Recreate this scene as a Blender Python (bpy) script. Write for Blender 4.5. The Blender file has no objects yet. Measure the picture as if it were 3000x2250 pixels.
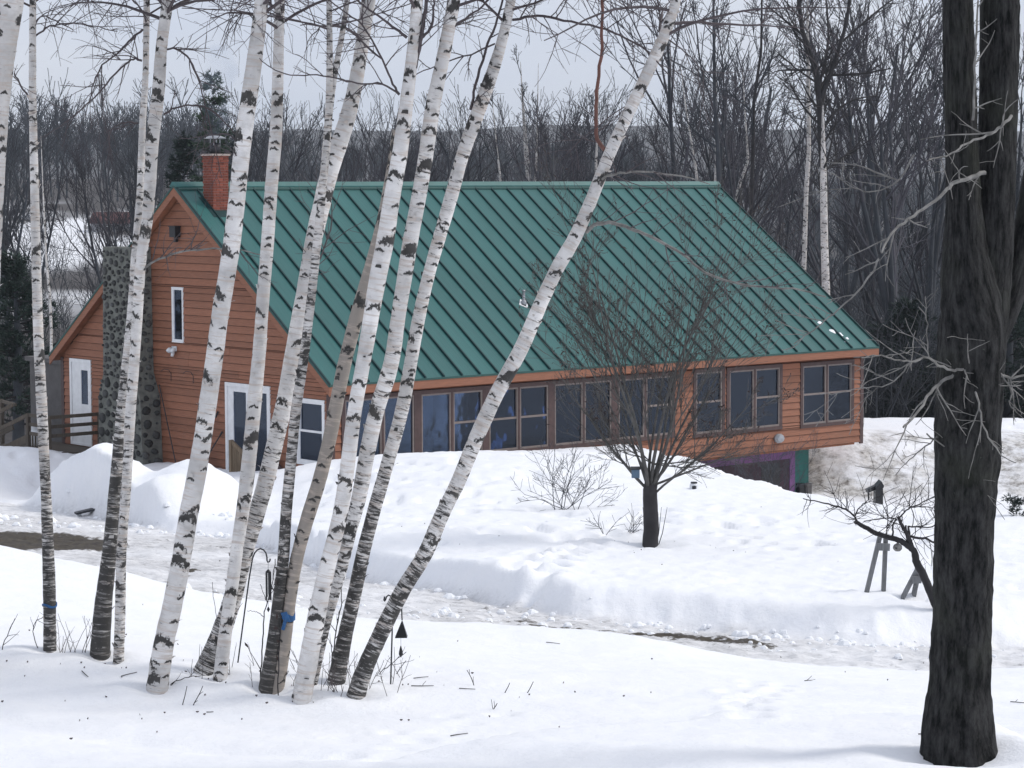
import bpy, math, random
import numpy as np
from mathutils import Vector, Matrix

# ------------------------------------------------------------------ camera, sky, sun, exposure
scene = bpy.context.scene
COL = scene.collection
FPX, PITCH, ROLL, EYE = 7005.0, 0.0824, 0.0027, 7.25
cam_d = bpy.data.cameras.new('camera')
cam_d.sensor_width = 36.0
cam_d.lens = 36.0 * FPX / 3000.0
cam_d.clip_start, cam_d.clip_end = 0.5, 9000.0
cam = bpy.data.objects.new('camera', cam_d)
COL.objects.link(cam)
_c, _s = math.cos(PITCH), math.sin(PITCH)
FW = np.array([0, _c, -_s]); UP0 = np.array([0, _s, _c]); RT0 = np.array([1.0, 0, 0])
RT = RT0 * math.cos(ROLL) - UP0 * math.sin(ROLL)
UP = RT0 * math.sin(ROLL) + UP0 * math.cos(ROLL)
cam.matrix_world = Matrix(((RT[0], UP[0], -FW[0], 0), (RT[1], UP[1], -FW[1], 0), (RT[2], UP[2], -FW[2], EYE), (0, 0, 0, 1)))
scene.camera = cam

SUN_EL, SUN_AZ = 44.0, 80.0           # azimuth measured clockwise from +Y (straight ahead)
world = bpy.data.worlds.new('World')
scene.world = world
world.use_nodes = True
wn, wl = world.node_tree.nodes, world.node_tree.links
wn.clear()
w_out = wn.new('ShaderNodeOutputWorld'); w_bg = wn.new('ShaderNodeBackground')
w_sky = wn.new('ShaderNodeTexSky'); w_sky.sky_type = 'NISHITA'; w_sky.sun_disc = False
w_sky.sun_elevation = math.radians(SUN_EL); w_sky.sun_rotation = math.radians(SUN_AZ)
w_mul = wn.new('ShaderNodeMix'); w_mul.data_type = 'RGBA'; w_mul.blend_type = 'MULTIPLY'; w_mul.inputs[0].default_value = 1.0
w_mul.inputs[7].default_value = (0.1, 0.1, 0.1, 1)
w_mix = wn.new('ShaderNodeMix'); w_mix.data_type = 'RGBA'
w_noise = wn.new('ShaderNodeTexNoise'); w_noise.inputs['Scale'].default_value = 3.0; w_noise.inputs['Detail'].default_value = 4
w_map = wn.new('ShaderNodeMapping'); w_map.inputs['Scale'].default_value = (1, 1, 4)
w_tc = wn.new('ShaderNodeTexCoord')
w_ramp = wn.new('ShaderNodeValToRGB')
w_ramp.color_ramp.elements[0].position = 0.35; w_ramp.color_ramp.elements[0].color = (0.74, 0.80, 0.95, 1)
w_ramp.color_ramp.elements[1].position = 0.65; w_ramp.color_ramp.elements[1].color = (0.88, 0.91, 1.0, 1)
wl.new(w_tc.outputs['Generated'], w_map.inputs[0]); wl.new(w_map.outputs[0], w_noise.inputs['Vector'])
wl.new(w_noise.outputs['Fac'], w_ramp.inputs[0])
wl.new(w_sky.outputs[0], w_mul.inputs[6])
w_mix.inputs[0].default_value = 0.9          # overcast: nine tenths cloud
wl.new(w_mul.outputs[2], w_mix.inputs[6]); wl.new(w_ramp.outputs[0], w_mix.inputs[7])
wl.new(w_mix.outputs[2], w_bg.inputs[0]); w_bg.inputs[1].default_value = 0.9
wl.new(w_bg.outputs[0], w_out.inputs[0])

sun_d = bpy.data.lights.new('sun', 'SUN')
sun_d.energy = 2.0; sun_d.angle = math.radians(18); sun_d.color = (1.0, 0.95, 0.88)
sun = bpy.data.objects.new('sun', sun_d); COL.objects.link(sun)
_el, _az = math.radians(SUN_EL), math.radians(SUN_AZ)
sdir = Vector((math.sin(_az) * math.cos(_el), math.cos(_az) * math.cos(_el), math.sin(_el)))
sun.rotation_euler = sdir.to_track_quat('Z', 'Y').to_euler()

scene.view_settings.view_transform = 'Standard'
scene.view_settings.look = 'None'
scene.view_settings.exposure = 0.07
scene.view_settings.gamma = 1.0
scene.view_settings.use_curve_mapping = False
scene.render.engine = 'CYCLES'
scene.cycles.max_bounces = 8
scene.cycles.transparent_max_bounces = 16

# ------------------------------------------------------------------ helpers
def at(px, py, d):
    r = FW + RT * (px - 1500) / FPX - UP * (py - 1125) / FPX
    r = r * (d / r[1])
    return np.array([r[0], r[1], r[2] + EYE])

def tag(o, label=None, cat=None, group=None, kind=None):
    if label: o['label'] = label
    if cat: o['category'] = cat
    if group: o['group'] = group
    if kind: o['kind'] = kind
    return o

def empty(name, loc=(0, 0, 0), rz=0.0):
    o = bpy.data.objects.new(name, None); COL.objects.link(o)
    o.location = loc; o.rotation_euler = (0, 0, rz); o.empty_display_size = 0.2
    return o

def link(name, me, parent=None, mat=None, loc=None):
    o = bpy.data.objects.new(name, me); COL.objects.link(o)
    if parent is not None: o.parent = parent
    if loc is not None: o.location = loc
    if mat is not None and not me.materials: me.materials.append(mat)
    return o

def copy_tree(o, parent=None):
    c = o.copy(); COL.objects.link(c)
    if parent is not None: c.parent = parent
    for ch in list(o.children): copy_tree(ch, c)
    return c

def mesh_np(name, V, Q, smooth=True, uv=None):
    V = np.asarray(V, np.float32).reshape(-1, 3); Q = np.asarray(Q, np.int32)
    k = Q.shape[1]; me = bpy.data.meshes.new(name)
    me.vertices.add(len(V)); me.vertices.foreach_set('co', V.ravel())
    me.loops.add(Q.size); me.loops.foreach_set('vertex_index', Q.ravel())
    me.polygons.add(len(Q)); me.polygons.foreach_set('loop_start', np.arange(0, Q.size, k, dtype=np.int32))
    me.polygons.foreach_set('loop_total', np.full(len(Q), k, np.int32))
    me.polygons.foreach_set('use_smooth', np.full(len(Q), smooth, bool))
    if uv is not None:
        l = me.uv_layers.new(name='bark_uv'); l.data.foreach_set('uv', np.asarray(uv, np.float32).ravel())
    me.update(calc_edges=True)
    return me

class MB:                                    # a little polygon collector
    def __init__(s): s.V = []; s.F = []
    def hexa(s, p):                          # 8 points: bottom loop of 4, then top loop of 4
        n = len(s.V); s.V += [tuple(q) for q in p]
        for f in ((0, 3, 2, 1), (4, 5, 6, 7), (0, 1, 5, 4), (1, 2, 6, 5), (2, 3, 7, 6), (3, 0, 4, 7)):
            s.F.append([n + i for i in f])
        return s
    def box(s, x0, x1, y0, y1, z0, z1):
        return s.hexa([(x0, y0, z0), (x1, y0, z0), (x1, y1, z0), (x0, y1, z0), (x0, y0, z1), (x1, y0, z1), (x1, y1, z1), (x0, y1, z1)])
    def bar(s, a, b, w, h=None):             # square bar from a to b
        a, b = Vector(a), Vector(b); d = (b - a).normalized(); h = h or w
        r = Vector((0, 0, 1)) if abs(d.z) < 0.9 else Vector((1, 0, 0))
        u = d.cross(r).normalized(); v = u.cross(d)
        q = lambda p: [p + u * w / 2 * i + v * h / 2 * j for i, j in ((-1, -1), (1, -1), (1, 1), (-1, 1))]
        return s.hexa(q(a) + q(b))
    def prism(s, poly, ax, lo, hi):          # polygon extruded along axis ax
        def p3(a, b, t):
            l = [a, b]; l.insert(ax, t); return tuple(l)
        n = len(s.V); m = len(poly)
        s.V += [p3(a, b, lo) for a, b in poly] + [p3(a, b, hi) for a, b in poly]
        s.F.append([n + i for i in range(m)][::-1]); s.F.append([n + m + i for i in range(m)])
        for i in range(m): s.F.append([n + i, n + (i + 1) % m, n + m + (i + 1) % m, n + m + i])
        return s
    def tube(s, pts, rad, k=8, cap=True):
        V, Q = tube(np.array(pts, float), np.array(rad, float) if hasattr(rad, '__len__') else np.full(len(pts), rad), k)
        n = len(s.V); s.V += [tuple(v) for v in V]; s.F += [[n + i for i in q] for q in Q]
        if cap:
            s.F.append([n + i for i in range(k)][::-1]); s.F.append([n + len(V) - k + i for i in range(k)])
        return s
    def lathe(s, prof, c=(0, 0, 0), k=14):
        n = len(s.V)
        for r, z in prof:
            for i in range(k):
                a = 2 * math.pi * i / k
                s.V.append((c[0] + r * math.cos(a), c[1] + r * math.sin(a), c[2] + z))
        for j in range(len(prof) - 1):
            for i in range(k): s.F.append([n + j * k + i, n + j * k + (i + 1) % k, n + (j + 1) * k + (i + 1) % k, n + (j + 1) * k + i])
        s.F.append([n + i for i in range(k)][::-1]); s.F.append([n + (len(prof) - 1) * k + i for i in range(k)])
        return s
    def mesh(s, name, smooth=False, fix=True):
        me = bpy.data.meshes.new(name); me.from_pydata(s.V, [], s.F)
        if fix:
            import bmesh
            b = bmesh.new(); b.from_mesh(me); bmesh.ops.recalc_face_normals(b, faces=b.faces); b.to_mesh(me); b.free()
        if smooth: me.polygons.foreach_set('use_smooth', [True] * len(me.polygons))
        me.update(); return me
    def build(s, name, mat, parent=None, smooth=False, loc=None):
        return link(name, s.mesh(name, smooth), parent, mat, loc)

def tube(P, R, k=3):
    n = len(P); D = np.gradient(P, axis=0)
    D /= np.linalg.norm(D, axis=1)[:, None] + 1e-9
    m = D.mean(0); ref = np.array([0.31, 0.52, 0.79]) if abs(m @ np.array([0.31, 0.52, 0.79])) < 0.85 * np.linalg.norm(m) else np.array([0.9, -0.4, 0.1])
    U = np.cross(D, ref); U /= np.linalg.norm(U, axis=1)[:, None] + 1e-9
    W = np.cross(D, U)
    a = np.arange(k) * 2 * np.pi / k
    V = P[:, None, :] + R[:, None, None] * (np.cos(a)[None, :, None] * U[:, None, :] + np.sin(a)[None, :, None] * W[:, None, :])
    i = np.arange(n - 1)[:, None] * k; j = np.arange(k)[None, :]; j2 = (j + 1) % k
    Q = np.stack([i + j, i + j2, i + k + j2, i + k + j], -1).reshape(-1, 4)
    return V.reshape(-1, 3), Q

def tubes_np(lines, k=3):
    VV, QQ, n = [], [], 0
    for P, R in lines:
        kk = k if R[0] < 0.03 or k > 4 else 5
        V, Q = tube(P, R, kk); VV.append(V); QQ.append(Q + n); n += len(V)
    return np.concatenate(VV), np.concatenate(QQ)

def tubes_mesh(name, lines, k=3):
    V, Q = tubes_np(lines, k)
    return mesh_np(name, V, Q)

_rs = np.random.RandomState(7); _G = _rs.rand(256, 256)
def vnoise(x, y):
    x = np.asarray(x, float); y = np.asarray(y, float)
    xi = np.floor(x).astype(int); yi = np.floor(y).astype(int); fx = x - xi; fy = y - yi
    fx = fx * fx * (3 - 2 * fx); fy = fy * fy * (3 - 2 * fy)
    g = lambda a, b: _G[a & 255, b & 255]
    return (g(xi, yi) * (1 - fx) + g(xi + 1, yi) * fx) * (1 - fy) + (g(xi, yi + 1) * (1 - fx) + g(xi + 1, yi + 1) * fx) * fy
def fbm(x, y, o=4):
    t = 0; a = 0.5
    for i in range(o): t = t + a * (vnoise(x * 2 ** i + 17.3 * i, y * 2 ** i + 9.1 * i) - 0.5); a *= 0.5
    return t
def norm(v): return v / (np.linalg.norm(v) + 1e-9)
def sstep(a, b, x):
    t = np.clip((x - a) / (b - a), 0, 1); return t * t * (3 - 2 * t)

# ------------------------------------------------------------------ materials
def mat_new(name):
    m = bpy.data.materials.new(name); m.use_nodes = True
    return m, m.node_tree.nodes, m.node_tree.links, m.node_tree.nodes['Principled BSDF']
def nd(ns, t, **kw):
    n = ns.new(t)
    for k, v in kw.items():
        if k.startswith('i_'): n.inputs[k[2:].replace('_', ' ')].default_value = v
        else: setattr(n, k, v)
    return n
def math_n(ns, ls, op, a, b=None, clamp=False):
    n = ns.new('ShaderNodeMath'); n.operation = op; n.use_clamp = clamp
    for i, v in enumerate((a, b)):
        if v is None: continue
        if isinstance(v, (int, float)): n.inputs[i].default_value = v
        else: ls.new(v, n.inputs[i])
    return n.outputs[0]
def mixc(ns, ls, f, a, b, mode='MIX'):
    n = ns.new('ShaderNodeMix'); n.data_type = 'RGBA'; n.blend_type = mode
    for i, v in ((0, f), (6, a), (7, b)):
        if isinstance(v, (int, float)): n.inputs[i].default_value = v
        elif isinstance(v, tuple): n.inputs[i].default_value = v if len(v) == 4 else v + (1,)
        else: ls.new(v, n.inputs[i])
    return n.outputs[2]
def ramp(ns, ls, f, *st):
    n = ns.new('ShaderNodeValToRGB'); e = n.color_ramp.elements
    while len(e) < len(st): e.new(0.5)
    for i, (p, c) in enumerate(st):
        e[i].position = p; e[i].color = (c, c, c, 1) if isinstance(c, (int, float)) else c + (1,)
    ls.new(f, n.inputs[0]); return n.outputs[0]
def noise(ns, ls, vec, sc, det=4, rough=0.55, scale3=None):
    if scale3:
        mp = ns.new('ShaderNodeMapping'); mp.inputs['Scale'].default_value = scale3; ls.new(vec, mp.inputs[0]); vec = mp.outputs[0]
    n = ns.new('ShaderNodeTexNoise'); n.inputs['Scale'].default_value = sc; n.inputs['Detail'].default_value = det; n.inputs['Roughness'].default_value = rough
    ls.new(vec, n.inputs['Vector']); return n.outputs['Fac']
def bump(ns, ls, h, b, strength=0.3, dist=0.02):
    n = ns.new('ShaderNodeBump'); n.inputs['Strength'].default_value = strength; n.inputs['Distance'].default_value = dist
    ls.new(h, n.inputs['Height']); ls.new(n.outputs[0], b.inputs['Normal'])

def simple(name, col, rough=0.7, var=0.25, sc=8.0, stretch=(1, 1, 1), metal=0.0, rnd=0.0, bmp=0.15, spec=0.4, wear=None):
    m, ns, ls, b = mat_new(name)
    tc = nd(ns, 'ShaderNodeTexCoord').outputs['Object']
    f = noise(ns, ls, tc, sc, 5, 0.6, stretch)
    d = tuple(c * (1 - var) for c in col); l = tuple(min(1, c * (1 + var)) for c in col)
    c = mixc(ns, ls, ramp(ns, ls, f, (0.3, 0.0), (0.7, 1.0)), d, l)
    if wear:
        f2 = noise(ns, ls, tc, sc * 0.35, 6, 0.7)
        c = mixc(ns, ls, ramp(ns, ls, f2, (0.55, 0.0), (0.72, 0.6)), c, wear)
    if rnd:
        oi = nd(ns, 'ShaderNodeObjectInfo')
        k = math_n(ns, ls, 'MULTIPLY_ADD', oi.outputs['Random'], 2 * rnd); k.node.inputs[2].default_value = 1 - rnd
        hs = ns.new('ShaderNodeHueSaturation'); ls.new(k, hs.inputs['Value']); ls.new(c, hs.inputs['Color']); c = hs.outputs[0]
    ls.new(c, b.inputs['Base Color']); b.inputs['Roughness'].default_value = rough; b.inputs['Metallic'].default_value = metal
    b.inputs['Specular IOR Level'].default_value = spec
    if bmp: bump(ns, ls, f, b, bmp, 0.01)
    return m

M = {}
M['orange'] = simple('cedar_stained_siding', (0.255, 0.108, 0.063), 0.7, 0.18, 3.0, (1, 1, 14), rnd=0.12, bmp=0.3, wear=(0.21, 0.105, 0.07))
M['brown'] = simple('brown_trim_paint', (0.075, 0.045, 0.042), 0.6, 0.2, 9, rnd=0.1)
M['sash'] = simple('taupe_sash_paint', (0.20, 0.165, 0.15), 0.5, 0.12, 9, rnd=0.08)
M['white'] = simple('white_door_paint', (0.74, 0.75, 0.76), 0.45, 0.08, 5)
M['roof'] = simple('green_steel_roofing', (0.022, 0.112, 0.106), 0.42, 0.13, 1.3, (3, .5, .5), rnd=0.10, bmp=0.12, spec=0.4)
M['roof_edge'] = simple('dark_green_flashing', (0.018, 0.07, 0.062), 0.5, 0.15, 4)
M['seam'] = simple('shade_darkened_seam_steel', (0.008, 0.036, 0.038), 0.5, 0.1, 3, spec=0.25)  # roof green darkened: the shaded sides of the seams are put into the colour
M['soffit'] = simple('soffit_boards', (0.32, 0.13, 0.07), 0.8, 0.2, 5)
M['brick'] = simple('red_brick', (0.20, 0.058, 0.038), 0.85, 0.3, 25, rnd=0.28, bmp=0.4)
M['mortar'] = simple('pale_mortar', (0.36, 0.30, 0.27), 0.9, 0.2, 20)
M['grout'] = simple('grey_cement', (0.14, 0.145, 0.13), 0.9, 0.3, 6, bmp=0.5)
M['stone'] = simple('field_stone', (0.055, 0.056, 0.055), 0.8, 0.35, 9, rnd=0.6, bmp=0.4)
M['teal'] = simple('teal_wall_paint', (0.02, 0.115, 0.10), 0.7, 0.2, 5, (1, 1, 0.3))
M['purple'] = simple('purple_trim_paint', (0.17, 0.075, 0.20), 0.7, 0.15, 6)
M['maroon'] = simple('dark_maroon_panel', (0.035, 0.014, 0.025), 0.6, 0.2, 6)
M['black'] = simple('black_painted_metal', (0.012, 0.013, 0.016), 0.45, 0.3, 8)
M['iron'] = simple('dark_wrought_iron', (0.02, 0.022, 0.028), 0.5, 0.3, 20)
M['steel'] = simple('galvanised_steel', (0.35, 0.36, 0.38), 0.45, 0.2, 9, metal=0.6)
M['deck'] = simple('weathered_lumber', (0.20, 0.15, 0.10), 0.8, 0.25, 4, (6, 6, 0.6), rnd=0.12, bmp=0.3)
M['deck_old'] = simple('old_dark_lumber', (0.085, 0.07, 0.055), 0.85, 0.25, 4, (6, 6, 0.6), rnd=0.12, bmp=0.3)
M['greywood'] = simple('grey_weathered_wood', (0.17, 0.175, 0.18), 0.85, 0.3, 5, (8, 8, 0.5), rnd=0.1, bmp=0.4)
M['slab'] = simple('grey_porch_screen', (0.09, 0.085, 0.085), 0.8, 0.2, 4)
M['tankw'] = simple('white_tank_enamel', (0.68, 0.7, 0.72), 0.4, 0.06, 6)
M['blue'] = simple('blue_ribbon', (0.02, 0.10, 0.26), 0.5, 0.3, 20)
M['shovel_red'] = simple('red_handle', (0.28, 0.05, 0.035), 0.6, 0.2, 9)
M['curtain'] = simple('pale_curtain', (0.42, 0.43, 0.46), 0.9, 0.1, 5)
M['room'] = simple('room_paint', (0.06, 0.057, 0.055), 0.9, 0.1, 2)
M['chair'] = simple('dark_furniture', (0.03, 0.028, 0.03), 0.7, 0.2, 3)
M['farwall'] = simple('far_cottage_clapboard', (0.33, 0.33, 0.34), 0.8, 0.1, 2)
M['farroof'] = simple('far_brown_shingles', (0.10, 0.045, 0.045), 0.9, 0.2, 3)
M['needles'] = simple('pine_needles', (0.045, 0.075, 0.045), 0.8, 0.4, 2, rnd=0.1, bmp=0)
M['needles_dark'] = simple('spruce_needles', (0.018, 0.033, 0.026), 0.8, 0.4, 2, rnd=0.1, bmp=0)
M['twig'] = simple('grey_brown_bark', (0.056, 0.062, 0.073), 0.85, 0.35, 1.5, rnd=0.3, bmp=0)
M['twig_red'] = simple('reddish_twig_bark', (0.064, 0.062, 0.074), 0.85, 0.3, 1.5, rnd=0.3, bmp=0)
M['twig_dark'] = simple('dark_branch_bark', (0.030, 0.028, 0.030), 0.85, 0.35, 4, rnd=0.2, bmp=0.2)
M['twig_pale'] = simple('lichened_branch_bark', (0.20, 0.195, 0.185), 0.85, 0.5, 14, rnd=0.1, bmp=0.3)
M['twig_yard'] = simple('olive_grey_branch_bark', (0.085, 0.082, 0.078), 0.85, 0.4, 9, bmp=0.1)
M['birch_twig'] = simple('purple_brown_birch_twig', (0.085, 0.070, 0.075), 0.7, 0.3, 6, rnd=0.1, bmp=0)
M['red_stem'] = simple('red_brown_young_bark', (0.16, 0.075, 0.06), 0.7, 0.3, 9, bmp=0.2)
M['dry'] = simple('dry_leaf', (0.045, 0.03, 0.028), 0.8, 0.3, 9)
M['weed'] = simple('dry_weed_stem', (0.10, 0.085, 0.085), 0.8, 0.3, 9, rnd=0.2, bmp=0)

def glass_mat():
    m, ns, ls, b = mat_new('window_glass')
    out = ns['Material Output']; ns.remove(b)
    tr = nd(ns, 'ShaderNodeBsdfTransparent'); tr.inputs[0].default_value = (0.46, 0.52, 0.59, 1)
    gl = nd(ns, 'ShaderNodeBsdfGlossy'); gl.inputs['Roughness'].default_value = 0.02; gl.inputs[0].default_value = (0.60, 0.72, 0.95, 1)
    lw = nd(ns, 'ShaderNodeFresnel'); lw.inputs['IOR'].default_value = 1.55
    tc = nd(ns, 'ShaderNodeTexCoord').outputs['Object']
    nb = nd(ns, 'ShaderNodeBump'); nb.inputs['Strength'].default_value = 0.12; nb.inputs['Distance'].default_value = 0.05
    ls.new(noise(ns, ls, tc, 1.2, 2), nb.inputs['Height']); ls.new(nb.outputs[0], gl.inputs['Normal'])
    mx = nd(ns, 'ShaderNodeMixShader'); f = math_n(ns, ls, 'MULTIPLY', lw.outputs[0], 1.05, True)
    ls.new(f, mx.inputs[0]); ls.new(tr.outputs[0], mx.inputs[1]); ls.new(gl.outputs[0], mx.inputs[2]); ls.new(mx.outputs[0], out.inputs[0])
    return m
M['glass'] = glass_mat()

def snow_mat():
    m, ns, ls, b = mat_new('snow_and_ground')
    pos = nd(ns, 'ShaderNodeNewGeometry').outputs['Position']
    a = lambda n: nd(ns, 'ShaderNodeAttribute', attribute_name=n).outputs['Fac']
    drive, dirt, forest, sooty = a('drive'), a('dirt'), a('forest'), a('sooty')
    n1 = noise(ns, ls, pos, 1.6, 6, 0.65); n2 = noise(ns, ls, pos, 9.0, 6, 0.7); n3 = noise(ns, ls, pos, 0.35, 4, 0.6)
    snow = mixc(ns, ls, ramp(ns, ls, n1, (0.3, 0.0), (0.7, 1.0)), (0.83, 0.85, 0.89), (0.88, 0.89, 0.91))
    st = noise(ns, ls, pos, 3.2, 8, 0.78, (0.8, 1.3, 1.6))
    icy = mixc(ns, ls, ramp(ns, ls, st, (0.36, 0.0), (0.66, 1.0)), (0.42, 0.42, 0.43), (0.80, 0.80, 0.81))
    speck = ramp(ns, ls, noise(ns, ls, pos, 6.0, 9, 0.82, (0.7, 1.2, 1.5)), (0.555, 0.0), (0.64, 1.0))
    icy = mixc(ns, ls, speck, icy, (0.09, 0.085, 0.08))
    c = mixc(ns, ls, drive, snow, icy)
    grit = ramp(ns, ls, noise(ns, ls, pos, 4.0, 8, 0.8), (0.42, 0.0), (0.62, 1.0))
    grit2 = ramp(ns, ls, noise(ns, ls, pos, 1.1, 5, 0.7), (0.4, 0.0), (0.6, 1.0))
    sootc = mixc(ns, ls, grit, (0.66, 0.65, 0.63), (0.15, 0.135, 0.12))
    c = mixc(ns, ls, math_n(ns, ls, 'MULTIPLY', sooty, grit2), c, sootc)
    mud = mixc(ns, ls, ramp(ns, ls, n2, (0.35, 0.0), (0.65, 1.0)), (0.028, 0.021, 0.018), (0.075, 0.062, 0.040))
    dm = ramp(ns, ls, math_n(ns, ls, 'ADD', dirt, math_n(ns, ls, 'MULTIPLY', math_n(ns, ls, 'SUBTRACT', n2, 0.5), 0.7)), (0.45, 0.0), (0.55, 1.0))
    c = mixc(ns, ls, dm, c, mud)
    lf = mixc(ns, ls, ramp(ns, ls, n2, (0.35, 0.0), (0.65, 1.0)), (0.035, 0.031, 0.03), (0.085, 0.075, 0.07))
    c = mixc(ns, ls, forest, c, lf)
    ls.new(c, b.inputs['Base Color']); b.inputs['Roughness'].default_value = 0.65; b.inputs['Specular IOR Level'].default_value = 0.25
    bn = math_n(ns, ls, 'ADD', n1, math_n(ns, ls, 'MULTIPLY', n2, 0.35))
    bump(ns, ls, bn, b, 0.6, 0.06)
    return m
M['snow'] = snow_mat()
M['snowlump'] = simple('old_snow', (0.84, 0.86, 0.89), 0.65, 0.03, 5)

def birch_mat():
    m, ns, ls, b = mat_new('birch_bark')
    uv = nd(ns, 'ShaderNodeUVMap'); uv.uv_map = 'bark_uv'; uv = uv.outputs[0]
    oi = nd(ns, 'ShaderNodeObjectInfo')
    sp = nd(ns, 'ShaderNodeSeparateColor'); ls.new(oi.outputs['Color'], sp.inputs[0])
    dens, tan, rough = sp.outputs[0], sp.outputs[1], sp.outputs[2]
    off = nd(ns, 'ShaderNodeVectorMath', operation='SCALE'); off.inputs[0].default_value = (7.3, 11.7, 3.1); ls.new(math_n(ns, ls, 'MULTIPLY', oi.outputs['Random'], 9.0), off.inputs['Scale'])
    ad = nd(ns, 'ShaderNodeVectorMath', operation='ADD'); ls.new(uv, ad.inputs[0]); ls.new(off.outputs[0], ad.inputs[1]); p = ad.outputs[0]
    sx = nd(ns, 'ShaderNodeSeparateXYZ'); ls.new(uv, sx.inputs[0]); hgt = sx.outputs[1]
    big = noise(ns, ls, p, 2.5, 4, 0.6)
    white = mixc(ns, ls, ramp(ns, ls, big, (0.35, 0.0), (0.65, 1.0)), (0.52, 0.51, 0.50), (0.85, 0.835, 0.82))
    white = mixc(ns, ls, ramp(ns, ls, noise(ns, ls, p, 9, 6, 0.7), (0.5, 0.0), (0.72, 0.55)), white, (0.33, 0.32, 0.31))
    white = mixc(ns, ls, tan, white, (0.30, 0.27, 0.24))
    peel = noise(ns, ls, p, 4.0, 5, 0.65, (1.0, 9.0, 1.0))
    white = mixc(ns, ls, ramp(ns, ls, peel, (0.52, 0.0), (0.60, 0.6)), white, (0.50, 0.42, 0.36))
    # lenticels: thin dark horizontal dashes, more of them where the bark is old
    def dashes(sc, stretch, lo):
        f = noise(ns, ls, p, sc, 6, 0.72, stretch)
        rg = math_n(ns, ls, 'SUBTRACT', 1.0, sstepn(hgt, 0.2, 3.2))
        t = math_n(ns, ls, 'MULTIPLY', rough, rg)
        t = math_n(ns, ls, 'ADD', math_n(ns, ls, 'MULTIPLY', t, 0.16), math_n(ns, ls, 'MULTIPLY', dens, 0.13))
        pat = math_n(ns, ls, 'MULTIPLY', math_n(ns, ls, 'SUBTRACT', noise(ns, ls, p, 3.1, 3, 0.6), 0.5), 0.22)
        f = math_n(ns, ls, 'ADD', f, math_n(ns, ls, 'ADD', t, pat))
        return ramp(ns, ls, f, (lo, 0.0), (lo + 0.06, 1.0))
    def sstepn(v, a, c):
        n = nd(ns, 'ShaderNodeMapRange', interpolation_type='SMOOTHSTEP'); ls.new(v, n.inputs[0]); n.inputs[1].default_value = a; n.inputs[2].default_value = c
        return n.outputs[0]
    d1 = dashes(7.0, (1.0, 5.5, 1.0), 0.675); d2 = dashes(15.0, (0.9, 5.0, 1.0), 0.69)
    dark = math_n(ns, ls, 'MAXIMUM', d1, math_n(ns, ls, 'MULTIPLY', d2, 0.8))
    # chevron branch scars scattered over the trunk
    def scars(su, sv, drop, th, wid):
        mp = nd(ns, 'ShaderNodeMapping'); mp.inputs['Scale'].default_value = (su, sv, 1); ls.new(p, mp.inputs[0])
        nz = nd(ns, 'ShaderNodeTexNoise'); nz.inputs['Scale'].default_value = 6.0; nz.inputs['Detail'].default_value = 6; nz.inputs['Roughness'].default_value = 0.75; ls.new(mp.outputs[0], nz.inputs['Vector'])
        vo = nd(ns, 'ShaderNodeTexVoronoi', voronoi_dimensions='2D'); vo.inputs['Scale'].default_value = 1.0; ls.new(mp.outputs[0], vo.inputs['Vector'])
        df = nd(ns, 'ShaderNodeVectorMath', operation='SUBTRACT'); ls.new(mp.outputs[0], df.inputs[0]); ls.new(vo.outputs['Position'], df.inputs[1])
        s2 = nd(ns, 'ShaderNodeSeparateXYZ'); ls.new(df.outputs[0], s2.inputs[0])
        wob = math_n(ns, ls, 'MULTIPLY', math_n(ns, ls, 'SUBTRACT', nz.outputs['Fac'], 0.5), 0.52)
        au = math_n(ns, ls, 'ABSOLUTE', s2.outputs[0])
        y = math_n(ns, ls, 'ADD', math_n(ns, ls, 'ADD', s2.outputs[1], math_n(ns, ls, 'MULTIPLY', au, 0.38)), wob)
        e = math_n(ns, ls, 'ADD', math_n(ns, ls, 'DIVIDE', math_n(ns, ls, 'ABSOLUTE', y), th), math_n(ns, ls, 'POWER', math_n(ns, ls, 'DIVIDE', au, wid), 3.0))
        k = ramp(ns, ls, e, (0.75, 1.0), (1.05, 0.0))
        rc = nd(ns, 'ShaderNodeSeparateColor'); ls.new(vo.outputs['Color'], rc.inputs[0])
        return math_n(ns, ls, 'MULTIPLY', k, math_n(ns, ls, 'GREATER_THAN', rc.outputs[0], drop))
    s1 = scars(6.0, 3.1, 0.42, 0.075, 0.44); s2_ = scars(11.0, 8.0, 0.60, 0.10, 0.42); s3 = scars(3.6, 2.2, 0.62, 0.10, 0.36); s1 = math_n(ns, ls, 'MAXIMUM', s1, s3)
    dark = math_n(ns, ls, 'MAXIMUM', dark, math_n(ns, ls, 'MAXIMUM', s1, s2_), True)
    dk = mixc(ns, ls, noise(ns, ls, p, 12, 3), (0.012, 0.013, 0.014), (0.10, 0.095, 0.09))
    c = mixc(ns, ls, dark, white, dk)
    lich = ramp(ns, ls, noise(ns, ls, p, 1.7, 5, 0.7), (0.66, 0.0), (0.74, 0.5))
    c = mixc(ns, ls, lich, c, (0.16, 0.17, 0.13))
    ls.new(c, b.inputs['Base Color']); b.inputs['Roughness'].default_value = 0.7; b.inputs['Specular IOR Level'].default_value = 0.25
    hh = math_n(ns, ls, 'SUBTRACT', math_n(ns, ls, 'MULTIPLY', peel, 0.6), math_n(ns, ls, 'MULTIPLY', dark, 0.5))
    bump(ns, ls, hh, b, 0.5, 0.02)
    return m
M['birch'] = birch_mat()

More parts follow.
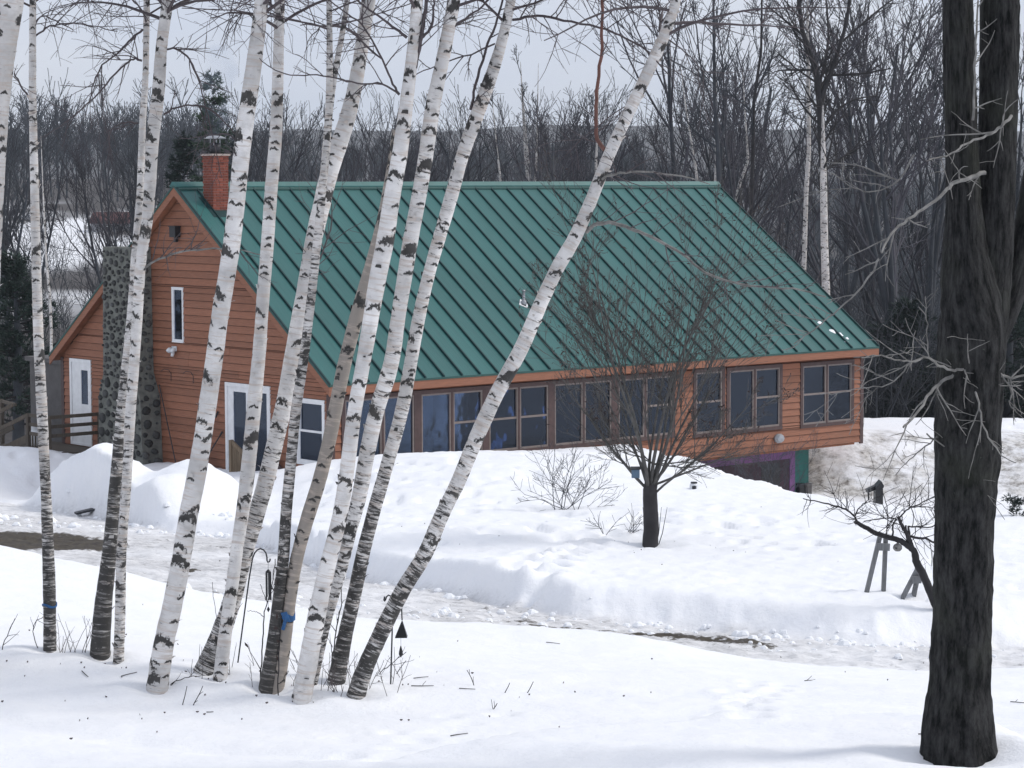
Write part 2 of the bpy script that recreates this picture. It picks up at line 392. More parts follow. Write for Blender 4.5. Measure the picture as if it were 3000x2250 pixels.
def maple_mat():
    m, ns, ls, b = mat_new('maple_bark')
    uv = nd(ns, 'ShaderNodeUVMap'); uv.uv_map = 'bark_uv'; uv = uv.outputs[0]
    f = noise(ns, ls, uv, 12.0, 8, 0.72, (2.8, 0.42, 1)); g = noise(ns, ls, uv, 1.6, 5, 0.6); h = noise(ns, ls, uv, 30, 3, 0.6)
    c = mixc(ns, ls, ramp(ns, ls, f, (0.40, 0.0), (0.62, 1.0)), (0.003, 0.0035, 0.004), (0.052, 0.052, 0.052))
    c = mixc(ns, ls, ramp(ns, ls, g, (0.5, 0.0), (0.68, 0.5)), c, (0.050, 0.056, 0.040))
    lic = ramp(ns, ls, noise(ns, ls, uv, 26.0, 5, 0.7), (0.68, 0.0), (0.73, 0.7))
    c = mixc(ns, ls, lic, c, (0.16, 0.17, 0.15))
    big = ramp(ns, ls, noise(ns, ls, uv, 5.0, 5, 0.65), (0.70, 0.0), (0.74, 0.6))
    c = mixc(ns, ls, big, c, (0.13, 0.14, 0.11))
    ls.new(c, b.inputs['Base Color']); b.inputs['Roughness'].default_value = 0.85; b.inputs['Specular IOR Level'].default_value = 0.2
    bump(ns, ls, f, b, 1.0, 0.05)
    return m
M['maple'] = maple_mat()

# ------------------------------------------------------------------ terrain
def tps_fit(P):
    P = np.array(P, float); X = P[:, :2]; n = len(P)
    r = np.linalg.norm(X[:, None] - X[None], axis=2)
    K = np.where(r > 0, r * r * np.log(r + 1e-12), 0) + np.eye(n) * 0.02
    T = np.hstack([np.ones((n, 1)), X]); A = np.vstack([np.hstack([K, T]), np.hstack([T.T, np.zeros((3, 3))])])
    w = np.linalg.solve(A, np.concatenate([P[:, 2], np.zeros(3)])); return X, w
def tps_eval(fit, x, y):
    X, w = fit; z = w[-3] + w[-2] * x + w[-1] * y
    for i in range(len(X)):
        r2 = (x - X[i, 0]) ** 2 + (y - X[i, 1]) ** 2
        z = z + w[i] * 0.5 * r2 * np.log(r2 + 1e-12)
    return z

HU, HA = 0.7147, np.array([-4.1786, 54.7132])          # house yaw and its front left wall corner
eu = np.array([math.cos(HU), math.sin(HU)]); ev = np.array([-math.sin(HU), math.cos(HU)])
def hw(u, v, z): q = HA + eu * u + ev * v; return (q[0], q[1], z)
def wall_d(px, v=-0.05):                                # depth of the front wall seen at pixel column px
    t = (px - 1500) / FPX; o = HA + ev * v
    k = (t * o[1] - o[0]) / (eu[0] - t * eu[1]); return o[1] + eu[1] * k

crest_px = [(-400, 1570, 28), (0, 1604, 27.5), (135, 1640, 27.2), (300, 1662, 26.9), (475, 1709, 26.6), (732, 1763, 26.2), (1017, 1812, 25.8), (1356, 1828, 25.6),
            (1560, 1836, 25.5), (1790, 1855, 25.2), (2000, 1893, 25.0), (2203, 1934, 24.6), (2452, 1957, 24.3), (2741, 1974, 24.1), (3000, 1963, 24.0), (3400, 1950, 24.0)]
crest = np.array([at(*p) for p in crest_px])
yn = lambda x: np.interp(x, crest[:, 0], crest[:, 1])
N_pts = [tuple(p) for p in crest]
N_pts += [tuple(at(*p)) for p in ((-200, 1990, 18.6), (146, 1905, 19.6), (340, 1930, 19.4), (460, 2025, 18.6), (640, 1995, 18.9), (780, 2022, 18.7), (900, 2045, 18.5),
         (1043, 2035, 18.6), (1500, 2090, 18.0), (2000, 2110, 17.4), (2500, 2130, 16.6), (2900, 2205, 14.8), (3200, 2200, 14.6),
         (0, 2250, 14.6), (750, 2250, 14.4), (1500, 2250, 14.2), (2250, 2250, 14.0), (3000, 2250, 13.8),
         (500, 1850, 22.5), (1200, 1910, 22), (1900, 1970, 21.2), (2600, 2010, 20.5))]
N_pts += [(-8, 6, 4.6), (0, 6, 4.6), (8, 6, 4.6), (-14, 14, 4.0), (14, 14, 3.6), (-16, 27, 3.6), (16, 23, 2.4)]
N_fit = tps_fit(N_pts)
Dz = lambda x, y: 1.75 - 0.0585 * x - 0.0979 * (y - 31)
def on_D(px, py):
    d = np.linspace(20, 60, 2000); P = np.array([at(px, py, 1.0)]); r = P[0] - np.array([0, 0, EYE])
    z = EYE + r[2] * d; x = r[0] * d; k = np.argmax(z < Dz(x, d)); return np.array([x[k], d[k], z[k]])
far_px = [(-300, 1440), (0, 1475), (300, 1520), (500, 1560), (700, 1580), (850, 1630), (1000, 1692), (1250, 1738), (1565, 1794), (1680, 1812), (2000, 1841), (2316, 1873), (2588, 1898), (3000, 1905), (3400, 1905)]
far = np.array([on_D(*p) for p in far_px]); far = far[np.argsort(far[:, 0])]
yf = lambda x: np.interp(x, far[:, 0], far[:, 1])
Y_pts = [tuple(at(*p)) for p in ((1000, 1640, 33.6), (1300, 1662, 31.6), (1700, 1692, 31.0), (2000, 1712, 30.5), (2400, 1745, 29.8), (2800, 1772, 29.3), (3200, 1778, 29.2),
         (1905, 1602, 35.5), (1400, 1548, 37), (2400, 1640, 33.2), (2900, 1660, 32), (1600, 1500, 42), (2000, 1500, 41), (2350, 1540, 39), (2800, 1560, 37), (1200, 1450, 45), (1000, 1500, 43),
         (957, 1352, 54), (880, 1395, 51.5), (832, 1440, 49.5), (790, 1500, 46.5), (760, 1480, 50), (2171, 1390, 51.5), (2373, 1440, 47.7), (2577, 1468, 44.7), (2750, 1488, 42.7), (3000, 1502, 41))]
for px, py in ((1041, 1352), (1158, 1335), (1221, 1331), (1348, 1335), (1411, 1326), (1493, 1330), (1600, 1316), (1700, 1309), (1820, 1303), (1900, 1306), (1990, 1326)):
    Y_pts.append(tuple(at(px, py, wall_d(px))))
Y_pts += [hw(-0.4, 3.3, 0.42), hw(-0.5, 6, 0.40), hw(-0.8, 9, 0.35), hw(-0.5, 12, 0.30), hw(-2.5, 4, 0.55), hw(-3, 8, 0.55), hw(5, 5, 0.0), hw(10, 10, -1.0)]
Y_pts += [(-10, 44.5, 0.75), (-8.3, 45, 0.75), (-14, 45, 1.0), (-12, 52, 0.25), (-9.5, 55, 0.2), (-11, 58, -0.1), (-20, 60, 0.0), (-14, 68, -0.3), (-16, 75, -1.0), (0, 80, -1.5), (-22, 40, 2.0), (12, 33, 1.9), (14, 42, 1.4)]
Y_fit = tps_fit(Y_pts)
edge = np.array([[-40, 90], [2.6, 66], [2.95, 61], [3.25, 58.0], *[at(*p)[:2] for p in ((2030, 1342, 54.0), (2171, 1388, 50.6), (2373, 1440, 46.9), (2577, 1468, 44.0), (2750, 1488, 42.2), (3000, 1502, 40.5))], [16, 38], [40, 34]])
ye = lambda x: np.interp(x, edge[:, 0], edge[:, 1])
FY = [0, 70, 80, 95, 130, 180, 240, 340, 450, 600, 800, 1000, 1500, 1900, 9000]
FZ = [-1.2, -1.2, -1.4, -2.8, -6, -9, -8, 1, 6.0, 3, 2, 8, 38, 40, 40]
def forest_z(x, y):
    k = sstep(120, 500, y)
    z = np.interp(y, FY, FZ) + k * (1 - sstep(700, 900, y)) * (14 * fbm(x / 160 + 3, y / 200 + 5, 3)) + sstep(900, 1500, y) * (34 * fbm(x / 330 + 1.3, y / 900, 3) + 7 * fbm(x / 45 + 2, y / 300, 3))
    a = x / np.maximum(y, 1.0)
    zl = np.interp(y, [60, 80, 120, 150, 240, 340, 450, 700], [-1.2, -1.4, 0.2, 1.6, 5.4, 8.5, 8, 3])
    q = sstep(0.09, 0.135, -a) * sstep(82, 110, y) * (1 - sstep(450, 700, y)); z = z * (1 - q) + zl * q
    z = z - 5.5 * sstep(0.04, 0.10, a) * sstep(200, 300, y) * (1 - sstep(700, 900, y))
    return z + 0.8 * fbm(x / 9, y / 9, 3)
def lower_z(x, y):
    z = -1.35 + 0.0 * x
    b = sstep(65.6, 69.6, y + 0.9 * fbm(x * 0.5, y * 0.5, 3)) * sstep(6.5, 8.5, x)
    hump = np.exp(-((x - 9.3) / 1.3) ** 2) * 0.55 + np.exp(-((x - 11.4) / 0.9) ** 2) * 0.25 + np.exp(-((x - 14.5) / 1.6) ** 2) * 0.3
    z = z + b * (1.05 + hump * (1 - sstep(70.5, 73, y)) + 0.25 * sstep(70, 75, y))
    return z
MOUNDS = [(-9.25, 49.4, 1.42, 1.25, 2.6), (-8.05, 49.2, 0.80, 0.85, 2.5), (-10.7, 48.6, 0.62, 1.0, 2.2), (-8.6, 46.9, 0.30, 0.8, 1.0), (-6.5, 48.3, 1.18, 1.0, 2.5), (-7.2, 46.2, 0.25, 0.7, 0.9)]
def ground(x, y, detail=True):
    x = np.asarray(x, float); y = np.asarray(y, float)
    wv = 0.35 * fbm(x * 0.9, y * 0.9, 3)
    N = tps_eval(N_fit, x, np.minimum(y, yn(x) + 1.5)); D = Dz(x, y)
    Y = tps_eval(Y_fit, x, np.clip(y, 24, 84))
    for mx, my, a, sx, sy in MOUNDS: Y = Y + a * (1 + 0.36 * fbm(x * 1.3 + mx, y * 1.3, 4)) * np.exp(-(np.abs((x - mx) / sx) ** 2.3) - np.abs((y - my) / sy) ** 2.4)
    Y = np.where(x > 14, np.minimum(Y, 2.5), Y)
    L = lower_z(x, y)
    a = sstep(0.0, 1.3, y - yn(x) - wv * 0.4); b = sstep(0.0, 0.75, y - yf(x) - wv)
    c = sstep(0.0, 3.0, y - ye(x) - wv * 0.3)
    z = N * (1 - a) + D * a
    z = z * (1 - b) + Y * b
    z = z * (1 - c) + L * c
    f = sstep(74, 86, y); z = z * (1 - f) + forest_z(x, y) * f
    if detail:
        near = 1 - sstep(60, 90, y); drv = a * (1 - b)
        z = z + near * (0.10 * fbm(x * 0.55, y * 0.55, 3) + 0.035 * fbm(x * 2.3 + 5, y * 2.3, 3) + (0.02 + 0.05 * b + 0.11 * drv) * fbm(x * 6, y * 6, 3) + 0.07 * b * (1 - c) * fbm(x * 1.2 + 8, y * 1.2, 4))
        # trodden footprints across the yard and a low snow ledge in the foreground
        z = z - near * b * 0.10 * sstep(0.66, 0.8, vnoise(x * 2.6 + 40, y * 2.0)) * sstep(0.45, 0.6, vnoise(x * 0.35 + 3, y * 0.3))
        ld = np.interp(x, [-2, 0, 1.5, 2.6, 3.2, 3.6], [14.2, 15.5, 16.2, 16.3, 15.6, 14.5])
        z = z + 0.15 * (1 - sstep(-0.08, 0.12, y - ld - wv * 0.5)) * sstep(-1.5, 0.5, x) * (1 - sstep(3.0, 3.5, x)) * (1 - sstep(0, 4, ld - y))
        tr = np.abs(y - np.interp(x, [-6, 0, 6], [19, 14.2, 9])) ; z = z - 0.05 * np.exp(-(tr / 0.35) ** 2) * (0.4 + vnoise(x * 3, y * 3))
    for wx, wy, wd, wr in FEET:
        k = (np.abs(x - wx) < .8) & (np.abs(y - wy) < .8)
        if k.any(): r2 = (x[k] - wx) ** 2 + (y[k] - wy) ** 2; z[k] = z[k] - wd * np.exp(-(r2 / wr ** 2) ** 1.5) + wd * .25 * np.exp(-(np.sqrt(r2) - wr * 1.7) ** 2 / (wr * .6) ** 2)
    for wx, wy in WELLS: r2 = (x - wx) ** 2 + (y - wy) ** 2; z = z - 0.05 * np.exp(-r2 / .022) + .015 * np.exp(-(np.sqrt(r2) - .3) ** 2 / .012)
    for wx, wy in WELLS2: r2 = (x - wx) ** 2 + (y - wy) ** 2; z = z - 0.10 * np.exp(-r2 / .14) + .03 * np.exp(-(np.sqrt(r2) - .6) ** 2 / .05)
    return z
WELLS, WELLS2, FEET = [], [], []
def gz(x, y): return float(ground(np.array([x]), np.array([y]))[0])
def hit(px, py, d0=11.0, d1=88.0):                       # where the ground is seen at a pixel
    r = at(px, py, 1.0) - np.array([0, 0, EYE]); d = np.linspace(d0, d1, 3000)
    z = EYE + r[2] * d; k = int(np.argmax(z < ground(r[0] * d, d))); return np.array([r[0] * d[k], d[k], z[k]])

WELLS = [hit(px, py)[:2] for px, py in ((146, 1905), (292, 1926), (347, 1940), (460, 2022), (644, 1992), (598, 1970), (780, 2024), (808, 2020), (883, 2055), (914, 2004), (985, 2000), (1043, 2040))]
WELLS2 = [hit(2815, 2215)[:2], hit(1905, 1600, 28, 60)[:2]]

_fr = random.Random(12)
def footpath(pts, step=.42, depth=.10, rad=.13, wide=.14):
    P = [hit(*p) for p in pts]
    for a, b in zip(P, P[1:]):
        n = max(1, int(np.linalg.norm(b[:2] - a[:2]) / step)); d = norm(b[:2] - a[:2])
        for i in range(n):
            c = a[:2] + (b[:2] - a[:2]) * (i / n) + np.array([-d[1], d[0]]) * wide * (1 if i % 2 else -1) + np.array([_fr.uniform(-.07, .07), _fr.uniform(-.07, .07)])
            FT.append((c[0], c[1], depth * _fr.uniform(.5, 1.2), rad * _fr.uniform(.8, 1.3)))
FT = []
footpath([(1535, 1775, 28, 45), (1560, 1690, 28, 45), (1600, 1640, 30, 50), (1720, 1590, 30, 50), (1850, 1560, 30, 55), (1960, 1490, 30, 55)], .36, .13, .15)
footpath([(1540, 1760, 28, 45), (1550, 1670, 28, 45), (1640, 1610, 30, 50)], .3, .13, .17, .22)
footpath([(1950, 1560, 30, 50), (2150, 1570, 30, 50), (2300, 1620, 30, 50)], .45, .09, .14)
footpath([(2080, 1480, 30, 55), (2260, 1540, 30, 50), (2420, 1580, 30, 50)], .5, .08, .14)
footpath([(1250, 1420, 30, 55), (1500, 1400, 30, 55), (1750, 1440, 30, 55)], .5, .08, .14)
footpath([(2150, 2100), (2200, 2040), (2260, 1995)], .22, .06, .10, .12)
footpath([(1000, 2245), (1150, 2170), (1300, 2120), (1480, 2080)], .3, .035, .10, .12)
FEET = FT

def build_ground():
    cols = np.concatenate([np.linspace(-1.4, -0.36, 24)[:-1], np.linspace(-0.36, 0.36, 430), np.linspace(0.36, 1.4, 24)[1:]])
    rows = np.concatenate([np.linspace(1.5, 11, 10)[:-1], np.linspace(11, 34, 250)[:-1], np.linspace(34, 76, 260)[:-1], np.geomspace(76, 1900, 110)])
    T, D = np.meshgrid(cols, rows); X = T * D; Yv = D
    Z = ground(X, Yv)
    nr, nc = X.shape; V = np.stack([X, Yv, Z], -1).reshape(-1, 3)
    i = np.arange(nr - 1)[:, None] * nc + np.arange(nc - 1)[None, :]
    Q = np.stack([i, i + 1, i + nc + 1, i + nc], -1).reshape(-1, 4)
    me = mesh_np('snow_ground', V, Q)
    wv = 0.35 * fbm(X * 0.9, Yv * 0.9, 3)
    drive = sstep(0.3, 1.0, Yv - yn(X)) * (1 - sstep(-0.1, 0.35, Yv - yf(X) - wv))
    drive *= 0.55 + 0.45 * sstep(-0.25, 0.15, fbm(X * 0.5 + 2, Yv * 0.5, 3))
    dirt = 0.95 * np.exp(-(((X + 8.5) / 2.3) ** 2 + ((Yv - 39.3) / 2.6) ** 2) ** 2) + 0.62 * np.exp(-(((X + 4.75) / 0.35) ** 2 + ((Yv - 34.4) / 0.5) ** 2) ** 2)
    edge_n = Yv - yn(X); dirt += 0.62 * np.exp(-((edge_n - 3.2) / 0.8) ** 2) * sstep(-1.6, -0.8, X) * (1 - sstep(2.9, 3.4, X)) * sstep(0.42, 0.55, vnoise(X * 1.1 + 4, Yv * 2.2))
    dirt += 0.45 * np.exp(-((Yv - yf(X) + 0.15) / 0.25) ** 2) * sstep(1.0, 2.0, X) * sstep(0.3, 0.6, vnoise(X * 1.5, Yv * 3))
    sooty = sstep(64.5, 66.5, Yv) * (1 - sstep(69.3, 71.0, Yv + 2.2 * fbm(X * 0.6, Yv * 0.3, 3))) * sstep(6.5, 8, X)
    fn = fbm(X / 14, Yv / 14, 4)
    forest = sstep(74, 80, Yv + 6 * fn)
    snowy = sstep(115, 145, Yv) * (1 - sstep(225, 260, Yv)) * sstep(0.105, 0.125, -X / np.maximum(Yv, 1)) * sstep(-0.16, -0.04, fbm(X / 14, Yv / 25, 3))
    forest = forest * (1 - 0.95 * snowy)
    for n, a in (('drive', drive), ('dirt', dirt), ('sooty', sooty), ('forest', forest)):
        at_ = me.attributes.new(n, 'FLOAT', 'POINT'); at_.data.foreach_set('value', np.clip(a, 0, 1).astype(np.float32).ravel())
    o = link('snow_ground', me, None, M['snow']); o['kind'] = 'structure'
    return o
build_ground()

# ------------------------------------------------------------------ house
E_, HE, HR, VR, WR, HE2, L_ = 0.3036, 2.769, 7.305, 6.003, 12.18, 2.803, 18.535
SL = (HR - HE) / (VR + E_); SL2 = (HR - HE2) / (WR - VR)
rf = lambda v: HE + (v + E_) * SL if v <= VR else HR - (v - VR) * SL2           # roof top surface
OL, ORR = 0.23, 0.28
rnd = random.Random(5)
house = empty('house', (HA[0], HA[1], 0), HU)
tag(house, 'cedar sided house with a long green metal roof', 'house')

# openings on the two visible walls: (a0, a1, w0, w1)
front_open = [(0.30, 11.12, 0.72, 2.44), (11.80, 12.98, 0.66, 2.46), (13.05, 15.22, 0.66, 2.44), (15.95, 18.16, 0.62, 2.42)]
gable_open = [(2.34, 4.22, 0.30, 2.54), (0.18, 1.27, 0.80, 2.35), (6.02, 6.53, 3.40, 4.78), (10.45, 11.53, 0.45, 2.74)]

def cut(a0, a1, w0, w1, opens):                    # free intervals of a course
    iv = [(a0, a1)]
    for o in opens:
        if o[3] <= w0 + 0.01 or o[2] >= w1 - 0.01: continue
        nv = []
        for x, y in iv:
            if o[1] <= x or o[0] >= y: nv.append((x, y)); continue
            if o[0] > x + 0.02: nv.append((x, o[0]))
            if o[1] < y - 0.02: nv.append((o[1], y))
        iv = nv
    return iv

def wall_pieces(mb, opens, a0, a1, w0, w1, put):
    ws = sorted({w0, w1, *[min(max(o[2], w0), w1) for o in opens], *[min(max(o[3], w0), w1) for o in opens]})
    for lo, hi in zip(ws, ws[1:]):
        for x, y in cut(a0, a1, lo, hi, opens): put(mb, x, y, lo, hi)

mb = MB(); wall_pieces(mb, front_open, 0.0, L_, 0.07, 2.50, lambda m, x, y, lo, hi: m.box(x, y, 0.0, 0.14, lo, hi))
M['lap_shade'] = simple('sheathing_dark_for_lap_shade', (0.03, 0.02, 0.018), 0.9, 0.2, 5)  # sheathing coloured dark to stand in for the shadow under each board lap
front_wall = mb.build('front_wall', M['lap_shade'], house)
mb = MB(); mb.prism([(-0.0 + 0.14, 0.07), (11.95, 0.07), (11.95, rf(11.95) - 0.25), (VR, HR - 0.25), (0.14, rf(0.14) - 0.25)], 0, 0.05, 0.14)
gw_solid = mb                                         # replaced below by strips that leave the openings free
mb = MB()
ws = sorted({0.07, 2.6, *[x for o in gable_open for x in (o[2], o[3]) if x < 2.6]})
for lo, hi in zip(ws, ws[1:]):
    for x, y in cut(0.14, 11.95, lo, hi, gable_open): mb.box(0.0, 0.14, x, y, lo, hi)
def span(w):                                          # v-extent of the gable under the roof at height w
    return max(0.0, (w + 0.22 - HE) / SL - E_), min(11.95, VR + (HR - w - 0.22) / SL2)
steps = [2.6, 3.40, 4.0, 4.78, 5.4, 6.0, 6.6, 7.0]
for lo, hi in zip(steps, steps[1:]):
    a, b = span(lo); c, d = span(hi)
    for x, y in cut(a, b, lo, hi, gable_open):
        x2 = max(x, c) if x == a else x; y2 = min(y, d) if y == b else y
        mb.hexa([(0, x, lo), (0.14, x, lo), (0.14, y, lo), (0, y, lo), (0, x2, hi), (0.14, x2, hi), (0.14, y2, hi), (0, y2, hi)])
gable_wall = mb.build('gable_wall', M['lap_shade'], house)
mb = MB(); rear_open = [(0.9, 2.9, 0.85, 2.25), (5.0, 6.6, 0.85, 2.25)]
ws = [0.07, 0.85, 2.25, 2.6]
for lo, hi in zip(ws, ws[1:]):
    for x, y in cut(0.14, 11.9, lo, hi, rear_open): mb.box(L_ - 0.14, L_, x, y, lo, hi)
a, b = span(2.6); mb.prism([(a, 2.6), (b, 2.6), (VR, HR - 0.3)], 0, L_ - 0.14, L_)
mb.build('rear_gable_wall', M['soffit'], house)
for o in rear_open:
    f_ = MB().box(L_ - .1, L_ + .03, o[0], o[0] + .06, o[2], o[3]).box(L_ - .1, L_ + .03, o[1] - .06, o[1], o[2], o[3]).box(L_ - .1, L_ + .03, (o[0] + o[1]) / 2 - .03, (o[0] + o[1]) / 2 + .03, o[2], o[3]).build('window', M['brown'], house)
    MB().box(L_ - .05, L_ - .044, o[0] + .06, o[1] - .06, o[2], o[3]).build('pane', M['glass'], f_)
MB().box(0.14, L_ - 0.14, 11.8, 11.95, 0.07, 3.0).build('back_wall', M['soffit'], house)

COURSE = 0.183
def board(parent, along, x, y, lo, hi, xe=None, ye_=None):
    g = 0.004; x += g; y -= g; xe = x if xe is None else xe + g; ye_ = y if ye_ is None else ye_ - g
    t0, t1 = 0.034 + rnd.uniform(-.002, .003), 0.009
    lo += 0.013  # gap bares the dark sheathing as a painted course shadow line
    if along == 'u': p = [(x, -t0, lo), (y, -t0, lo), (y, -0.002, lo), (x, -0.002, lo), (xe, -t1, hi), (ye_, -t1, hi), (ye_, -0.002, hi), (xe, -0.002, hi)]
    else: p = [(-t0, x, lo), (-0.002, x, lo), (-0.002, y, lo), (-t0, y, lo), (-t1, xe, hi), (-0.002, xe, hi), (-0.002, ye_, hi), (-t1, ye_, hi)]
    MB().hexa(p).build('siding_board', M['orange'], parent)
def split(x, y, rng):
    out = []
    while y - x > 4.6:
        c = x + rng.uniform(2.4, 4.2); out.append((x, c)); x = c
    out.append((x, y)); return out
trim_open = [(o[0] - 0.005, o[1] + 0.005, o[2] - 0.005, o[3] + 0.005) for o in front_open]
w = 0.07
while w < 2.48:
    hi = min(w + COURSE, 2.50)
    # cut each course at the openings' own edges, so boards above and below windows are notched
    cuts = sorted({w, hi, *[x for o in trim_open for x in (o[2], o[3]) if w + 0.02 < x < hi - 0.02]})
    for lo, h2 in zip(cuts, cuts[1:]):
        for x, y in cut(0.10, L_ - 0.10, lo, h2, trim_open):
            for p, q in split(x, y, rnd): board(front_wall, 'u', p, q, lo, h2)
    w += COURSE
STCH = (7.25, 9.75)
w = 0.07
while w < 6.95:
    hi = w + COURSE
    cuts = sorted({w, hi, *[x for o in gable_open for x in (o[2], o[3]) if w + 0.02 < x < hi - 0.02]})
    for lo, h2 in zip(cuts, cuts[1:]):
        a, b = span(lo); c, d = span(h2); a = max(a, 0.10); c = max(c, 0.10); b = min(b, 11.85); d = min(d, 11.85)
        if c >= d: c = d = (a + b) / 2
        for x, y in cut(a, b, lo, h2, gable_open + [(7.7, 9.3, 0, 5.3)]):
            for p, q in split(x, y, rnd):
                board(gable_wall, 'v', p, q, lo, h2, c if p == a else None, d if q == b else None)
    w += COURSE
# corner trims
for n, args in (('corner_trim', (-0.034, 0.10, -0.036, 0.0, 0.05, 2.5)), ('corner_trim', (-0.036, -0.0, 0.0, 0.10, 0.05, 2.48)),
                ('corner_trim', (L_ - 0.10, L_ + 0.03, -0.036, 0.0, 0.03, 2.5)), ('corner_trim', (L_, L_ + 0.03, 0.0, 0.1, 0.03, 2.48)),
                ('corner_trim', (-0.036, 0.0, 11.85, 11.99, 0.05, 2.75))):
    MB().box(*args).build(n, M['brown'], house)
# interior seen through the glass
mb = MB().box(0.3, L_ - 0.3, 4.9, 5.0, 0.1, 2.9).box(0.15, L_ - 0.15, 0.15, 4.9, 0.10, 0.2).box(0.15, L_ - 0.15, 0.15, 6, 2.75, 2.85)
for u in (7.0, 11.4, 15.5): mb.box(u, u + 0.1, 1.2, 4.9, 0.2, 2.75)
mb.build('interior', M['room'], house)
for (u0, u1, w0, w1) in ((3.72, 4.52, 1.66, 2.3), (6.0, 6.6, 1.6, 2.28), (17.15, 17.75, 1.95, 2.3), (4.85, 5.2, 1.7, 2.3)):
    m2 = MB()
    for k in range(7):
        x0 = u0 + (u1 - u0) * k / 7; m2.box(x0, x0 + (u1 - u0) / 7 - 0.004, 0.30 + 0.015 * (k % 2), 0.32 + 0.015 * (k % 2), w0, w1)
    m2.build('curtain', M['curtain'], house)
for u, v in ((5.2, 1.3), (6.3, 1.0), (9.5, 1.4), (14.2, 1.2), (16.5, 1.0), (1.5, 1.5)):
    MB().box(u - .3, u + .3, v, v + .08, 0.65, 1.75).box(u - .32, u + .32, v - .6, v, 0.6, 0.75).box(u - .36, u - .29, v - .6, v + .08, .2, 0.95).box(u + .29, u + .36, v - .6, v + .08, .2, .95).build('armchair', M['chair'], house)

# roof: deck, standing seam panels, ridge cap, fascia
TH = 0.16
def slope_quad(u0, u1, v0, v1, top, bot):             # slab between two v lines on the roof, top/bottom offsets from surface
    return [(u0, v0, rf(v0) + bot), (u1, v0, rf(v0) + bot), (u1, v1, rf(v1) + bot), (u0, v1, rf(v1) + bot),
            (u0, v0, rf(v0) + top), (u1, v0, rf(v0) + top), (u1, v1, rf(v1) + top), (u0, v1, rf(v1) + top)]
mb = MB().hexa(slope_quad(-OL, L_ + ORR, -E_, VR - 0.001, -0.012, -TH))
mb.hexa(slope_quad(-OL, L_ + ORR, VR + 0.001, WR, -0.012, -TH))
roof = mb.build('roof', M['soffit'], house)
MB().hexa(slope_quad(-OL - 0.03, L_ + ORR + 0.03, VR + 0.12, WR + 0.03, 0.0, -0.03)).build('rear_roof_sheet', M['roof'], roof)
n_pan = 34; pw = (L_ + OL + ORR + 0.06) / n_pan
panel_me = seam_me = None
for i in range(n_pan):
    u0 = -OL - 0.03 + i * pw
    if panel_me is None:
        ve = -E_ - 0.03; s = lambda v, t: (v, rf(max(v, -9)) + t)
        mp = MB()
        for a0, a1, t in ((0.0, pw - 0.002, 0.0),):
            mp.hexa([(a0, ve, rf(ve) - 0.011), (a1, ve, rf(ve) - 0.011), (a1, VR - .02, rf(VR - .02) - 0.011), (a0, VR - .02, rf(VR - .02) - 0.011),
                     (a0, ve, rf(ve) + t), (a1, ve, rf(ve) + t), (a1, VR - .02, rf(VR - .02) + t), (a0, VR - .02, rf(VR - .02) + t)])
        for a0 in (pw * 0.36, pw * 0.68):             # two faint stiffening beads
            mp.hexa([(a0, ve, rf(ve) + .0005), (a0 + .03, ve, rf(ve) + .0005), (a0 + .03, VR - .05, rf(VR - .05) + .0005), (a0, VR - .05, rf(VR - .05) + .0005),
                     (a0 + .01, ve, rf(ve) + .003), (a0 + .02, ve, rf(ve) + .003), (a0 + .02, VR - .05, rf(VR - .05) + .003), (a0 + .01, VR - .05, rf(VR - .05) + .003)])
        panel_me = mp.mesh('roof_panel'); panel_me.materials.append(M['roof'])
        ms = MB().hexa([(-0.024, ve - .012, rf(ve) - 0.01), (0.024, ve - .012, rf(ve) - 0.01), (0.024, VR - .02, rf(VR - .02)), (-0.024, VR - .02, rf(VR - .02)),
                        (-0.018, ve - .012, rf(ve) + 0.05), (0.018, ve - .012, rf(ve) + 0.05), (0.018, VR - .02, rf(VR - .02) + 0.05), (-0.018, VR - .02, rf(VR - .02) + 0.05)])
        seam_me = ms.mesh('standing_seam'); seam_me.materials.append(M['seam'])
    o = link('roof_panel', panel_me, roof, None, (u0 + rnd.uniform(-.002, .002), 0, rnd.uniform(0, .003)))
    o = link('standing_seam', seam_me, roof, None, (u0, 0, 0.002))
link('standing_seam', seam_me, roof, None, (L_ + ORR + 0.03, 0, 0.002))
mb = MB().prism([(VR - 0.15, rf(VR - 0.15) + 0.056), (VR - 0.15, rf(VR - .15) + 0.085), (VR - .05, HR + 0.085), (VR + .05, HR + 0.085), (VR + .15, rf(VR + .15) + .085), (VR + .15, rf(VR + .15) + .056), (VR, HR + 0.0)], 0, -OL - 0.06, L_ + ORR + 0.06)
mb.build('ridge_cap', M['roof'], roof)
MB().prism([(VR - 0.20, rf(VR - .20) + .015), (VR - .20, rf(VR - .20) + 0.052), (VR - .13, rf(VR - .13) + .052), (VR - .13, rf(VR - .13) + 0.01)], 0, -OL - 0.03, L_ + ORR + 0.03).build('ridge_closure', M['roof_edge'], roof)
MB().box(-OL - .035, L_ + ORR + .035, -E_ - 0.045, -E_ - 0.012, rf(-E_) - 0.06, rf(-E_) - 0.012).build('drip_edge', M['roof_edge'], roof)
MB().box(-OL, L_ + ORR, -E_ - 0.03, -E_ + 0.02, rf(-E_) - 0.25, rf(-E_) - 0.061).build('fascia_board', M['orange'], roof)
MB().box(-OL + .02, L_ + ORR - .02, -E_ + 0.02, -0.04, rf(-E_) - 0.24, rf(-E_) - 0.21).build('soffit', M['soffit'], roof)
